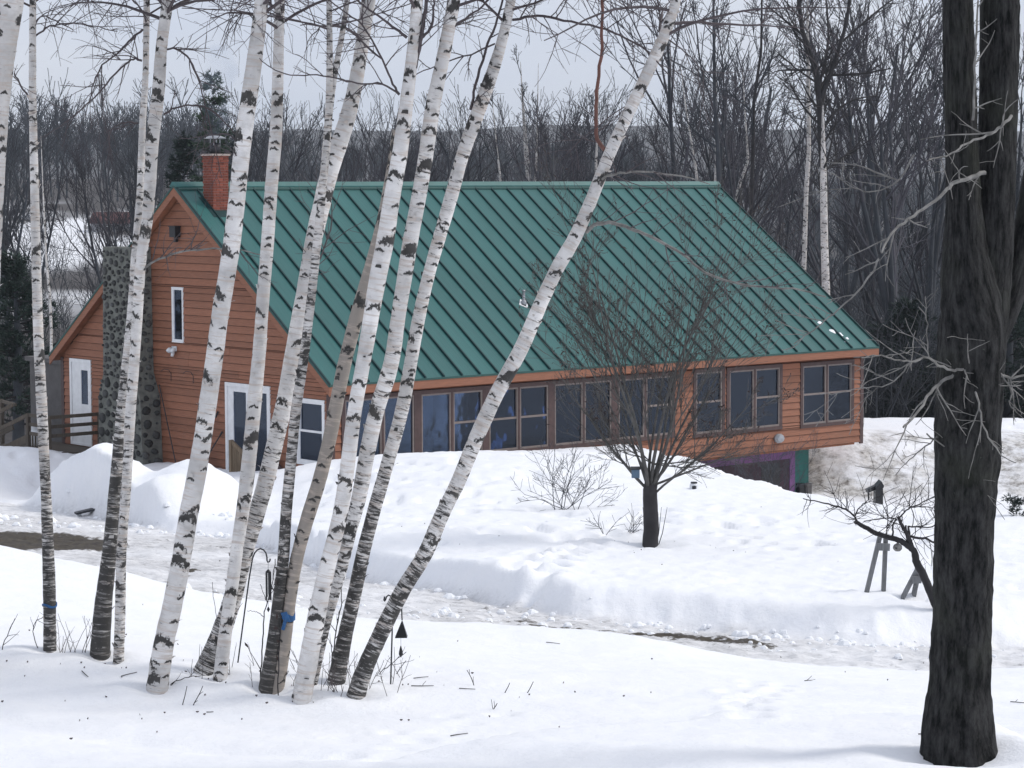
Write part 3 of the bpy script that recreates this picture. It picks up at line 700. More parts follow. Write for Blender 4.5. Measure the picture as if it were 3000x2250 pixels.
for u, s_ in ((-OL - 0.02, 1), (L_ + ORR + 0.02, -1)):
    for v0, v1 in ((-E_ - .03, VR), (WR, VR)):
        m2 = MB(); q = lambda v, t: rf(v) + t
        m2.hexa([(u - .02, v0, q(v0, -.26)), (u + .02, v0, q(v0, -.26)), (u + .02, v1, q(v1, -.26)), (u - .02, v1, q(v1, -.26)),
                 (u - .02, v0, q(v0, -.05)), (u + .02, v0, q(v0, -.05)), (u + .02, v1, q(v1, -.05)), (u - .02, v1, q(v1, -.05))])
        m2.build('rake_board', M['orange'], roof)
        m3 = MB(); m3.hexa([(u - .035, v0, q(v0, -.049)), (u + .035, v0, q(v0, -.049)), (u + .035, v1, q(v1, -.049)), (u - .035, v1, q(v1, -.049)),
                 (u - .035, v0, q(v0, .012)), (u + .035, v0, q(v0, .012)), (u + .035, v1, q(v1, .012)), (u - .035, v1, q(v1, .012))])
        m3.build('rake_flashing', M['roof_edge'], roof)

# windows: brown surround, taupe sashes, glass
def window(open_, units, wall='front', trim='brown', depth=0.05):
    a0, a1, w0, w1 = open_
    B = (lambda m, x0, x1, y0, y1, z0, z1: m.box(x0, x1, -y1, -y0, z0, z1)) if wall == 'front' else (lambda m, x0, x1, y0, y1, z0, z1: m.box(-y1, -y0, x0, x1, z0, z1))
    m = MB(); t = 0.095 if wall == 'front' else min(0.07, depth * 1.4)
    # surround: head, sill and jambs butted; the posts between units
    B(m, a0, a1, -0.10, 0.045, w1 - t, w1); B(m, a0, a1, -0.10, 0.05, w0, w0 + t)
    xs = [(a0, units[0][0])] + [(units[i][1], units[i + 1][0]) for i in range(len(units) - 1)] + [(units[-1][1], a1)]
    for x0, x1 in xs: B(m, x0, x1, -0.10, 0.042, w0 + t, w1 - t)
    win = m.build('window', M[trim], house)
    z0, z1 = w0 + t, w1 - t
    for (x0, x1, rail) in units:
        fr = 0.042; m = MB()
        B(m, x0, x0 + fr, -0.03, 0.03, z0, z1); B(m, x1 - fr, x1, -0.03, 0.03, z0, z1)
        B(m, x0 + fr, x1 - fr, -0.03, 0.03, z1 - fr, z1); B(m, x0 + fr, x1 - fr, -0.03, 0.034, z0, z0 + fr * 1.2)
        zm = (z0 + z1) / 2 + 0.02
        if rail: B(m, x0 + fr, x1 - fr, -0.03, 0.025, zm - 0.025, zm + 0.025)
        m.build('sash', M['sash'] if trim == 'brown' else M['white'], win)
        if rail:                                       # lower sash sits in front of the upper one
            p = MB(); B(p, x0 + fr, x1 - fr, 0.000, 0.006, z0 + fr, zm - 0.02); p.build('pane', M['glass'], win)
            p = MB(); B(p, x0 + fr, x1 - fr, -0.024, -0.018, zm + 0.02, z1 - fr); p.build('pane', M['glass'], win)
        else:
            p = MB(); B(p, x0 + fr, x1 - fr, -0.01, -0.004, z0 + fr, z1 - fr); p.build('pane', M['glass'], win)
    return win
bank = [((0.30, 2.55), [(0.40, 1.47, 0), (1.53, 2.44, 0)]), ((2.55, 4.66), [(2.66, 3.57, 0), (3.64, 4.56, 1)]), ((4.66, 6.80), [(4.77, 5.70, 1), (5.76, 6.70, 1)]),
        ((6.80, 8.97), [(6.91, 7.86, 0), (7.92, 8.85, 0)]), ((8.97, 11.12), [(9.10, 10.02, 0), (10.08, 11.02, 1)])]
for (x0, x1), un in bank: window((x0, x1, 0.72, 2.44), un)
window(front_open[1], [(11.90, 12.88, 1)])
window(front_open[2], [(13.16, 14.10, 0), (14.17, 15.12, 1)])
window(front_open[3], [(16.05, 17.0, 1), (17.06, 18.06, 1)])
window(gable_open[1], [(0.25, 1.20, 1)], 'gable', 'white')
window(gable_open[2], [(6.045, 6.505, 0)], 'gable', 'white', 0.02)
for x0, x1, z0, z1 in ((0.2, 5.0, 0.2, 2.7), (5.2, 7.2, 3.2, 5.0)): pass
# doors
def door(open_, leaf, glassr):
    a0, a1, w0, w1 = open_; m = MB()
    G = lambda mm, x0, x1, y0, y1, z0, z1: mm.box(-y1, -y0, x0, x1, z0, z1)
    G(m, a0, a0 + .09, -0.1, .045, w0, w1); G(m, a1 - .09, a1, -0.1, .045, w0, w1); G(m, a0 + .09, a1 - .09, -.1, .045, w1 - .09, w1); G(m, a0 + .09, a1 - .09, -.1, .05, w0, w0 + .05)
    d = m.build('door', M['white'], house)
    for (x0, x1), (g0, g1, h0, h1) in zip(leaf, glassr):
        m = MB(); G(m, x0, g0, -.03, .02, w0 + .05, w1 - .09); G(m, g1, x1, -.03, .02, w0 + .05, w1 - .09); G(m, g0, g1, -.03, .02, h1, w1 - .09)
        if h0 > w0 + .06: G(m, g0, g1, -.03, .02, w0 + .05, h0)
        m.build('door_leaf', M['white'], d)
        p = MB(); G(p, g0, g1, -.008, -.002, h0, h1); p.build('pane', M['glass'], d)
    return d
d1 = door(gable_open[0], [(3.28, 4.13), (2.43, 3.28)], [(3.36, 3.90, 0.45, 2.33), (2.50, 3.22, 0.45, 2.36)])
MB().tube([(-0.06, 3.33, 1.35), (-0.06, 3.33, 1.5)], 0.012).build('handle', M['steel'], d1)
d2 = door(gable_open[3], [(10.54, 11.44)], [(10.64, 10.98, 1.55, 2.45)])
# lamp, vent box, hooks on the gable
g = MB().box(-0.06, -0.03, 6.33, 6.53, 3.18, 3.30)
for v in (6.36, 6.52): g.tube([(-.07, v, 3.24), (-.12, v, 3.22), (-.17, v - .01, 3.17)], [.03, .06, .07], 8)
g.tube([(-.06, 6.42, 3.18), (-.10, 6.42, 3.12), (-.12, 6.42, 3.05)], [.03, .045, .04], 8)
g.build('floodlight', M['tankw'], house, True)
MB().box(-0.19, -0.03, 6.10, 6.36, 6.02, 6.28).box(-0.21, -0.03, 6.08, 6.38, 6.28, 6.30).box(-.13, -.06, 6.17, 6.25, 5.90, 6.02).build('bat_box', M['black'], house)
m = MB()
for v in (6.62, 5.62): m.tube([(-.03, v, 2.42), (-.04, v - .02, 2.6), (-.09, v, 2.70), (-.14, v + .14, 2.72), (-.15, v + .26, 2.66)], .008, 5)
m.build('plant_hook', M['iron'], house)
# wall vent on the front, roof vent pipe
dv = MB().lathe([(.0, -.0), (.14, 0), (.15, .05), (.11, .1), (.0, .12)], k=10).build('dryer_vent', M['steel'], house)
dv.location = (15.05, -0.03, 0.42); dv.rotation_euler = (math.radians(90), 0, 0); dv.scale = (1.2, .9, 1.3)
vz = rf(1.9)
m = MB().hexa([(7.30, 1.75, rf(1.75) + .004), (7.46, 1.62, rf(1.62) + .004), (7.64, 1.78, rf(1.78) + .004), (7.48, 1.92, rf(1.92) + .004),
               (7.30, 1.75, rf(1.75) + .016), (7.46, 1.62, rf(1.62) + .016), (7.64, 1.78, rf(1.78) + .016), (7.48, 1.92, rf(1.92) + .016)])
m.build('vent_flashing', M['white'], roof)
MB().lathe([(.075, -.05), (.07, .05), (.04, .09), (.04, .30), (.05, .31), (.05, .34), (.0, .345)], (7.47, 1.77, rf(1.77) + .02), 12).build('vent_pipe', M['steel'], roof, True)
MB().hexa([(7.37, 1.74, rf(1.74) + .019), (7.46, 1.665, rf(1.665) + .019), (7.57, 1.775, rf(1.775) + .019), (7.48, 1.86, rf(1.86) + .019),
           (7.38, 1.74, rf(1.74) + .026), (7.46, 1.675, rf(1.675) + .026), (7.56, 1.775, rf(1.775) + .026), (7.48, 1.85, rf(1.85) + .026)]).build('vent_gasket', M['black'], roof)
# basement storey under the overhang
MB().box(3.0, 16.95, 0.55, 11.5, -1.9, 0.07).build('basement_wall', M['teal'], house)
bd = MB().box(12.6, 16.35, 0.51, 0.549, -0.26, -0.06).box(16.14, 16.35, 0.51, 0.549, -1.9, -0.26).box(12.6, 12.8, .51, .549, -1.9, -.26).build('basement_door', M['purple'], house)
MB().box(12.81, 16.13, 0.525, 0.549, -1.85, -0.27).build('door_panel', M['maroon'], bd)
MB().box(15.0, 15.75, 0.518, 0.524, -1.3, -0.34).build('pane', M['chair'], bd)
MB().box(16.42, 16.62, 0.40, 0.549, -1.45, -0.98).build('electric_box', M['black'], house)
MB().box(16.66, 16.90, 0.38, 0.549, -1.42, -1.0).box(16.70, 16.86, .36, .38, -1.35, -1.1).build('meter_box', M['slab'], house)
MB().box(0.14, L_ - 0.14, 0.14, 11.8, 0.0, 0.069).build('floor_deck', M['soffit'], house)
# screened rear porch beyond the left corner
MB().box(0.4, 4.5, 11.96, 14.4, 0.2, 2.5).box(0.3, 4.6, 11.96, 14.5, 2.5, 2.62).build('rear_porch', M['slab'], house)

# brick chimney through the roof: every brick its own piece
CU, CV, CW, CD = (0.30, 0.76), (5.13, 5.58), 6.45, 8.02
ch = MB().box(CU[0] + .012, CU[1] - .012, CV[0] + .012, CV[1] - .012, 6.3, CD).build('brick_chimney', M['mortar'], house)
bh, bl = 0.064, 0.205
brick_me = MB().box(-bl / 2 + .005, bl / 2 - .005, -.05, .05, .004, bh - .004).mesh('brick'); brick_me.materials.append(M['brick'])
brick_half = MB().box(-bl / 4 + .005, bl / 4 - .005, -.05, .05, .004, bh - .004).mesh('brick'); brick_half.materials.append(M['brick'])
row = 0; z = CW
while z < CD - 0.01:
    ex = 0.02 if z > CD - 0.2 else 0.0
    for face in range(2):
        if face == 0: length, org, dr, rot = CU[1] - CU[0], (CU[0], CV[0]), (1, 0), 0
        else: length, org, dr, rot = CV[1] - CV[0], (CU[0], CV[0]), (0, 1), math.pi / 2
        x = -(0.1025 if (row + face) % 2 else 0.0)
        while x < length - 0.02:
            a, b = max(x, 0.0), min(x + bl, length)
            if b - a > 0.05:
                me = brick_me if b - a > 0.15 else brick_half
                c = (a + b) / 2; o = link('brick', me, ch, None)
                off = 0.048 - ex + rnd.uniform(-.003, .003)
                o.location = (org[0] + dr[0] * c + (off if face else 0), org[1] + dr[1] * c + (0 if face else off), z)
                o.rotation_euler = (0, 0, rot); o.scale = ((b - a) / (bl if me is brick_me else bl / 2), 1, 1)
            x += bl
    z += bh; row += 1
MB().box(CU[0] - .04, CU[1] + .04, CV[0] - .04, CV[1] + .04, CD, CD + .05).build('chimney_crown', M['mortar'], ch)
MB().lathe([(.13, CD + .05), (.13, CD + .32), (.11, CD + .32), (.11, CD + .1)], ((CU[0] + CU[1]) / 2, (CV[0] + CV[1]) / 2, 0), 14).build('flue', M['iron'], ch, True)
m = MB().lathe([(.27, CD + .42), (.28, CD + .44), (.14, CD + .49), (.0, CD + .50)], ((CU[0] + CU[1]) / 2, (CV[0] + CV[1]) / 2, 0), 16)
for a in range(4):
    cx, cy = (CU[0] + CU[1]) / 2 + .12 * math.cos(a * 1.57 + .7), (CV[0] + CV[1]) / 2 + .12 * math.sin(a * 1.57 + .7)
    m.bar((cx, cy, CD + .25), (cx, cy, CD + .43), .02)
m.build('chimney_cap', M['steel'], ch)
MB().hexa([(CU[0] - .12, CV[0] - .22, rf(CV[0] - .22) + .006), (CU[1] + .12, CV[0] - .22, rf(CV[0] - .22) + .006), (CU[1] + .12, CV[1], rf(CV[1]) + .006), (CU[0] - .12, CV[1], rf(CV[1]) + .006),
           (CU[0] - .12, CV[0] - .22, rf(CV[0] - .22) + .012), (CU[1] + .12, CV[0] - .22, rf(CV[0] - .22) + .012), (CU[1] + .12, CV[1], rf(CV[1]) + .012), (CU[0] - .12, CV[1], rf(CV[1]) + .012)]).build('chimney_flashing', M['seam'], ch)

# fieldstone chimney on the gable
SC0, SC1, SD = 7.02, 9.15, 0.62
prof = [(SC0, -0.3), (SC1, -0.3), (SC1 - .03, 1.9), (SC1 - .28, 2.5), (SC1 - .36, 5.75), (SC0 + .45, 5.75), (SC0 + .40, 2.6), (SC0 + .12, 2.0)]
sc = MB().prism(prof, 0, -SD, -0.03).build('stone_chimney', M['grout'], house)
srs = random.Random(11); stone_me = []
for k in range(8):
    nseg = 9; V = [(0, 0, .05)]; F = []
    rr = [srs.uniform(.72, 1.0) for _ in range(nseg)]
    for ring, (sc_, h) in enumerate(((.62, .045), (.95, .022), (1.0, -.03))):
        for i in range(nseg):
            a = 2 * math.pi * i / nseg; V.append((rr[i] * sc_ * math.cos(a), rr[i] * sc_ * math.sin(a), h + srs.uniform(-.008, .008)))
    for i in range(nseg):
        j = (i + 1) % nseg; F.append((0, 1 + i, 1 + j))
        for r in (0, 1): F.append((1 + r * nseg + i, 1 + (r + 1) * nseg + i, 1 + (r + 1) * nseg + j, 1 + r * nseg + j))
    me = bpy.data.meshes.new('stone'); me.from_pydata(V, [], F); me.materials.append(M['stone']); me.polygons.foreach_set('use_smooth', [True] * len(F)); stone_me.append(me)
def inprof(v, w):
    lo = np.interp(w, [-.3, 2.0, 2.6, 5.75], [SC0, SC0 + .12, SC0 + .40, SC0 + .45]); hi = np.interp(w, [-.3, 1.9, 2.5, 5.75], [SC1, SC1 - .03, SC1 - .28, SC1 - .36]); return lo, hi
placed = []
def put_stone(face, a, w, ra, rw):
    o = link('stone', srs.choice(stone_me), sc, None)
    if face == 0: o.location = (-SD - .002, a, w); o.rotation_euler = (math.radians(90), 0, math.radians(-90))
    else: o.location = (a, inprof(0, w)[0] - .002, w); o.rotation_euler = (math.radians(90), 0, 0)
    o.rotation_euler.rotate_axis('Z', srs.uniform(-.3, .3)); o.scale = (ra, rw, 1)
for face, tries in ((0, 2600), (1, 700)):
    done = []
    for t in range(tries):
        w = srs.uniform(.25, 5.68); lo, hi = inprof(0, w) if face == 0 else (-SD, -.05)
        f = 1 - t / tries; rmax = (.19 if w < 2.4 else .125); rad = max(.035, rmax * (f ** .8) * srs.uniform(.7, 1.0))
        a = srs.uniform(lo + rad * .7, hi - rad * .7) if hi - lo > rad * 1.5 else None
        if a is None or any((a - p) ** 2 + (w - q) ** 2 < (rad * .92 + r_ * .92 + .012) ** 2 for p, q, r_ in done): continue
        done.append((a, w, rad)); put_stone(face, a, w, rad * srs.uniform(.9, 1.1), rad * srs.uniform(.72, .98))
        if len(done) > 230: break

# snow left on the roof near the right eave
m = MB(); srs2 = random.Random(3)
for (u, v, a) in ((17.62, .30, .13), (17.80, .18, .11), (17.45, .62, .10), (17.92, .02, .06), (17.75, -.10, .07)):
    n0 = len(m.V); k = 9; m.V.append((u, v, rf(v) + .05))
    for i in range(k):
        t = 2 * math.pi * i / k; r = a * srs2.uniform(.6, 1.1); vv = v + r * .7 * math.sin(t); m.V.append((u + r * math.cos(t), vv, rf(vv) + .006))
    m.F += [[n0, n0 + 1 + i, n0 + 1 + (i + 1) % k] for i in range(k)]
V = [tuple(hw(p[0], p[1], p[2])) for p in m.V]; m.V = V
tag(m.build('snow_patch', M['snowlump'], None, True), 'small melting patch of snow on the green roof near its right eave', 'snow')

# ------------------------------------------------------------------ things by the gable: steps, deck, tools
def hbox(o): o.location = (HA[0], HA[1], 0); o.rotation_euler = (0, 0, HU); return o
st = empty('porch_steps'); hbox(st); tag(st, 'wooden entrance steps with slatted railing before the white glass door', 'steps')
MB().box(-.66, -0.05, 2.5, 4.2, 0.22, 0.30).build('landing', M['deck'], st)
for k in range(2): MB().box(-.66, -.05, 2.2 - k * .28, 2.48 - k * .28, .06 - k * .17, .11 - k * .17).build('tread', M['deck'], st)
for u, vv in ((-.62, 3.12), (-.62, 2.40)):
    MB().bar((u, vv, -.2), (u, vv, 1.25 if vv > 3 else 0.85), .09).build('post', M['deck'], st)
MB().bar((-.62, 3.12, 1.22), (-.62, 2.40, 0.86), .05, .09).build('handrail', M['deck'], st)
MB().bar((-.62, 3.12, .34), (-.62, 2.40, .12), .05, .09).build('bottom_rail', M['deck'], st)
for k in range(1, 12):
    t = k / 12; v = 3.12 - .72 * t
    MB().bar((-.62, v, .34 - .22 * t), (-.62, v, 1.2 - .36 * t), .035).build('baluster', M['deck'], st)
for k in range(5): MB().bar((-.15, 2.28 - .12 * k, .1), (-.15, 2.28 - .12 * k, 1.0 - .1 * k), .035).build('baluster', M['brown'], st)
MB().bar((-.15, 2.35, 1.05), (-.15, 1.7, .6), .05, .08).build('handrail', M['brown'], st)

dk = empty('wooden_deck'); hbox(dk); tag(dk, 'weathered wooden deck with stair rails at the far left door', 'deck')
for k in range(12): MB().box(-1.6 + k * .14, -1.47 + k * .14, 9.9, 13.0, .38, .42).build('plank', M['deck_old'], dk)
for (u, v, h) in ((-1.6, 9.95, 1.4), (-1.6, 11.0, 1.4), (-1.6, 12.9, 1.45), (-.1, 9.95, 1.4)): MB().bar((u, v, -.2), (u, v, h), .09).build('post', M['deck_old'], dk)
for h in (1.36, 1.12, .88): MB().bar((-1.6, 9.95, h), (-1.6, 11.0, h), .04, .09).build('rail', M['deck_old'], dk); MB().bar((-1.6, 9.95, h), (-.05, 9.95, h), .04, .09).build('rail', M['deck_old'], dk)
for k in range(6): MB().bar((-1.6, 10.05 + k * .15, .42), (-1.6, 10.05 + k * .15, .86), .035).build('baluster', M['deck_old'], dk)
MB().bar((-1.6, 11.0, 1.36), (-1.9, 13.2, .55), .05, .10).build('stair_rail', M['deck_old'], dk)
MB().bar((-1.6, 11.0, .75), (-1.9, 13.2, -.05), .05, .22).build('stair_stringer', M['deck_old'], dk)
MB().bar((-1.0, 12.9, 1.45), (-1.5, 15.6, .35), .05, .10).build('stair_rail', M['deck_old'], dk)
MB().bar((-1.0, 12.9, .9), (-1.5, 15.6, -.2), .05, .22).build('stair_stringer', M['deck_old'], dk)
MB().bar((-1.5, 15.6, -.8), (-1.5, 15.6, .5), .10).build('post', M['deck_old'], dk)
MB().bar((-.6, 14.2, -.8), (-.6, 14.2, 1.5), .09).build('post', M['deck_old'], dk); MB().bar((-.6, 14.2, 1.45), (-.9, 12.9, 1.45), .05, .08).build('rail', M['deck_old'], dk)

pt = empty('propane_tank', hw(-.9, 11.9, .42)); tag(pt, 'small white propane cylinder on the wooden deck', 'gas bottle')
MB().lathe([(.10, .0), (.15, .03), (.155, .1), (.155, .33), (.13, .41), (.05, .45)], k=16).build('cylinder', M['tankw'], pt, True)
MB().lathe([(.10, .43), (.10, .56), (.09, .56), (.09, .43)], k=14).build('collar', M['tankw'], pt)
MB().lathe([(.025, .44), (.03, .5), (.02, .52)], k=8).build('valve', M['steel'], pt)

p = empty('garden_pole'); hbox(p); tag(p, 'long thin dark pole leaning on the cedar gable by the stone chimney', 'pole')
MB().tube([(-.35, 5.97, .45), (-.06, 7.12, 2.3)], .014, 6).build('shaft', M['iron'], p)
def shovel(name, label, a, b, hm, grip):
    r = empty(name); hbox(r); tag(r, label, 'shovel')
    A, B = Vector(a), Vector(b); MB().tube([A, A.lerp(B, .9)], .016, 8).build('handle', M[hm], r)
    d = (B - A).normalized()
    MB().tube([A.lerp(B, .86), B], [.022, .026], 8).build('grip', M[grip], r)
    MB().hexa([A + Vector((-.01, -.11, -.22)), A + Vector((.01, -.11, -.22)), A + Vector((.01, .11, -.22)), A + Vector((-.01, .11, -.22)), A + Vector((-.03, -.12, .05)), A + Vector((.0, -.12, .05)), A + Vector((.0, .12, .05)), A + Vector((-.03, .12, .05))]).build('blade', M['iron'], r)
shovel('snow_shovel', 'red handled shovel with black grip leaning beside the birch on the gable wall', (-.3, 4.93, .75), (-.06, 4.50, 1.80), 'shovel_red', 'black')
shovel('garden_spade', 'dark spade leaning on the gable wall left of the white glass door', (-.3, 4.72, .62), (-.06, 4.32, 1.32), 'iron', 'black')

# ------------------------------------------------------------------ trees: branch growth
UPV = np.array([0, 0, 1.0])
def rvec(r): return np.array([r.uniform(-1, 1), r.uniform(-1, 1), r.uniform(-1, 1)])
def stick(p, d, length, r0, r1, n, r, wob=0.25, trop=0.0):
    P = [np.array(p, float)]; d = norm(np.array(d, float)); st = length / n
    for i in range(n):
        d = norm(d + rvec(r) * wob + UPV * trop); P.append(P[-1] + d * st)
    return np.array(P), np.linspace(r0, r1, n + 1)
def grow(out, p, d, length, r0, lvl, r, cfg):
    c = cfg[lvl]; n = c.get('n', 5)
    P, R = stick(p, d, length, r0, max(r0 * c.get('taper', .35), c.get('rmin', .006)), n, r, c.get('wob', .2), c.get('trop', 0.03))
    out.append((lvl, P, R))
    if lvl + 1 >= len(cfg): return
    for k in range(int(c['kids'] * r.uniform(.75, 1.25) + .5)):
        t = r.uniform(c.get('t0', .3), 1.0); f = t * n; i = min(int(f), n - 1); q = P[i] + (P[i + 1] - P[i]) * (f - i)
        ax = norm(P[i + 1] - P[i]); side = norm(np.cross(ax, rvec(r)))
        ang = math.radians(r.uniform(*c.get('ang', (25, 55))))
        nd_ = ax * math.cos(ang) + side * math.sin(ang)
        grow(out, q, nd_, length * c.get('len', .5) * r.uniform(.6, 1.2) * (1.15 - .5 * t), (R[i] * c.get('rk', .55)), lvl + 1, r, cfg)

def bare_tree_mesh(seed, h, vase=True, levels=4, dense=1.0, fine=True):
    r = random.Random(seed); out = []
    cfg = [dict(kids=7 * dense, t0=.28, ang=(18, 42), len=.55, wob=.06, trop=.05, n=8, taper=.25, rk=.6, rmin=.03),
           dict(kids=6 * dense, t0=.2, ang=(20, 45), len=.5, wob=.12, trop=.10, n=6, taper=.3, rk=.55, rmin=.016),
           dict(kids=6 * dense, t0=.15, ang=(18, 45), len=.55, wob=.14, trop=.08, n=4, taper=.4, rk=.6, rmin=.011),
           dict(kids=3, t0=.1, ang=(18, 45), len=.5, wob=.15, trop=.06, n=3, taper=.6, rmin=.009)][:levels]
    grow(out, (0, 0, -.4), (r.uniform(-.05, .05), r.uniform(-.05, .05), 1), h * .72, h * .0105, 0, r, cfg)
    if vase and r.random() < .7:
        grow(out, (0, 0, h * .22), (r.uniform(-.3, .3), r.uniform(-.3, .3), 1), h * .6, h * .008, 0, r, cfg)
    return out

def split_tree(out): return [(P, R) for l, P, R in out if l == 0], [(P, R) for l, P, R in out if l > 0]

def plant_tree(name, trunk_me, crown_me, loc, rz, sc, label, cat, group=None):
    t = empty(name, loc, rz); t.scale = (sc, sc, sc); tag(t, label, cat, group)
    link('trunk', trunk_me, t); link('crown', crown_me, t)
    return t

# trunk with bark coordinates along a list of (px, py, width px), at depth d0 (base) to d1 (top)
def bark_trunk(name, path, d0, d1, mat, parent, col, extra=3.0, flare=0.0, seed=0, k=14, rough=.075, origin=None, vo=0.0):
    path = np.array(path, float); y = path[:, 1]
    dd = d0 + (d1 - d0) * (y[0] - y) / max(1, y[0] - y[-1])
    C = np.array([at(px, py, d) for (px, py, _), d in zip(path, dd)]); R = path[:, 2] / 2 * dd / FPX
    b = C[0] - norm(C[1] - C[0]) * 0.5; C = np.vstack([b, C]); R = np.concatenate([[R[0] * (1 + flare * .5)], R])
    if extra:
        dr = norm(C[-1] - C[-2] + np.array([0, 0, .15])); C = np.vstack([C, C[-1] + dr * extra * .5, C[-1] + dr * extra + np.array([0, 0, .3])]); R = np.concatenate([R, [R[-1] * .7, R[-1] * .2]])
    s = np.concatenate([[0], np.cumsum(np.linalg.norm(np.diff(C, axis=0), axis=1))])
    n = int(s[-1] / .035); t = np.linspace(0, s[-1], n)
    Cs = np.stack([np.interp(t, s, C[:, i]) for i in range(3)], 1); Rs = np.interp(t, s, R)
    w = 15; kern = np.hanning(w + 2)[1:-1]; kern /= kern.sum()
    for i in range(3): Cs[:, i] = np.convolve(np.pad(Cs[:, i], w // 2, mode='reflect', reflect_type='odd'), kern, 'valid')
    Rs = np.convolve(np.pad(Rs, w // 2, mode='edge'), kern, 'valid')
    Rs = Rs * (1 + flare * np.exp(-np.maximum(t - .5, 0) / .35))
    V, Q = tube(Cs, Rs, k)
    a = np.arange(k) / k * 2 * np.pi; rs = np.random.RandomState(seed + 1)
    nz = fbm(t[:, None] * 9 + seed * 3.1, (a[None, :] * 1.3 + seed), 3) + 0.5 * (vnoise(t * 22 + seed, t * 0)[:, None] - .5)
    if k >= 16: nz = nz + 1.1 * (vnoise(t[:, None] * 1.7 + seed, a[None, :] * 4.3 + .35 * np.sin(t[:, None] * 1.3)) - .5) + .6 * (vnoise(t[:, None] * 7, a[None, :] * 9) - .5)
    Vr = V.reshape(n, k, 3); Vr = Cs[:, None, :] + (Vr - Cs[:, None, :]) * (1 + rough * nz[..., None])
    if origin is None: origin = C[1]
    V = (Vr - origin).reshape(-1, 3)
    circ = 2 * np.pi * Rs.mean()
    ju = np.arange(k); ii = np.arange(n - 1)
    u0 = np.tile(ju / k * circ, n - 1); u1 = np.tile((ju + 1) / k * circ, n - 1)
    v0 = np.repeat(t[:-1] - .5, k) + vo; v1 = np.repeat(t[1:] - .5, k) + vo
    uv = np.stack([np.stack([u0, v0], 1), np.stack([u1, v0], 1), np.stack([u1, v1], 1), np.stack([u0, v1], 1)], 1)
    me = mesh_np(name, V, Q, True, uv); o = link(name, me, parent, mat); o.color = (*col, 1)
    return o, Cs, Rs, t, origin

def px_branch(pts, d, w0, w1, d1=None, seed=0):           # a limb along pixel points, at real depth
    r = random.Random(seed); d1 = d if d1 is None else d1; n = len(pts)
    P = np.array([at(px, py, d + (d1 - d) * i / (n - 1)) for i, (px, py) in enumerate(pts)])
    s = np.linspace(0, n - 1, (n - 1) * 4 + 1)
    Q = np.stack([np.interp(s, np.arange(n), P[:, i]) for i in range(3)], 1)
    for _ in range(2): Q[1:-1] = (Q[:-2] + 2 * Q[1:-1] + Q[2:]) / 4
    Q[1:-1] += np.array([rvec(r) for _ in range(len(Q) - 2)]) * .006
    return Q, np.linspace(w0, w1, len(Q)) / 2 * d / FPX
def twigs_on(lines, P, R, n, length, r, lv=2, droop=0.0, ang=(30, 65), rr=.0035):
    for _ in range(n):
        i = r.randrange(1, len(P) - 1); ax = norm(P[i + 1] - P[i]); side = norm(np.cross(ax, rvec(r)))
        a = math.radians(r.uniform(*ang)); dr = ax * math.cos(a) + side * math.sin(a)
        L = length * r.uniform(.4, 1.2); q, rad = stick(P[i], dr, L, min(R[i] * .7, rr * 1.8), rr * .6, 6, r, .16, -droop)
        lines.append((q, rad))
        if lv > 1: twigs_on(lines, q, rad, r.randint(2, 4), L * .5, r, lv - 1, droop * 1.3, ang, rr * .75)

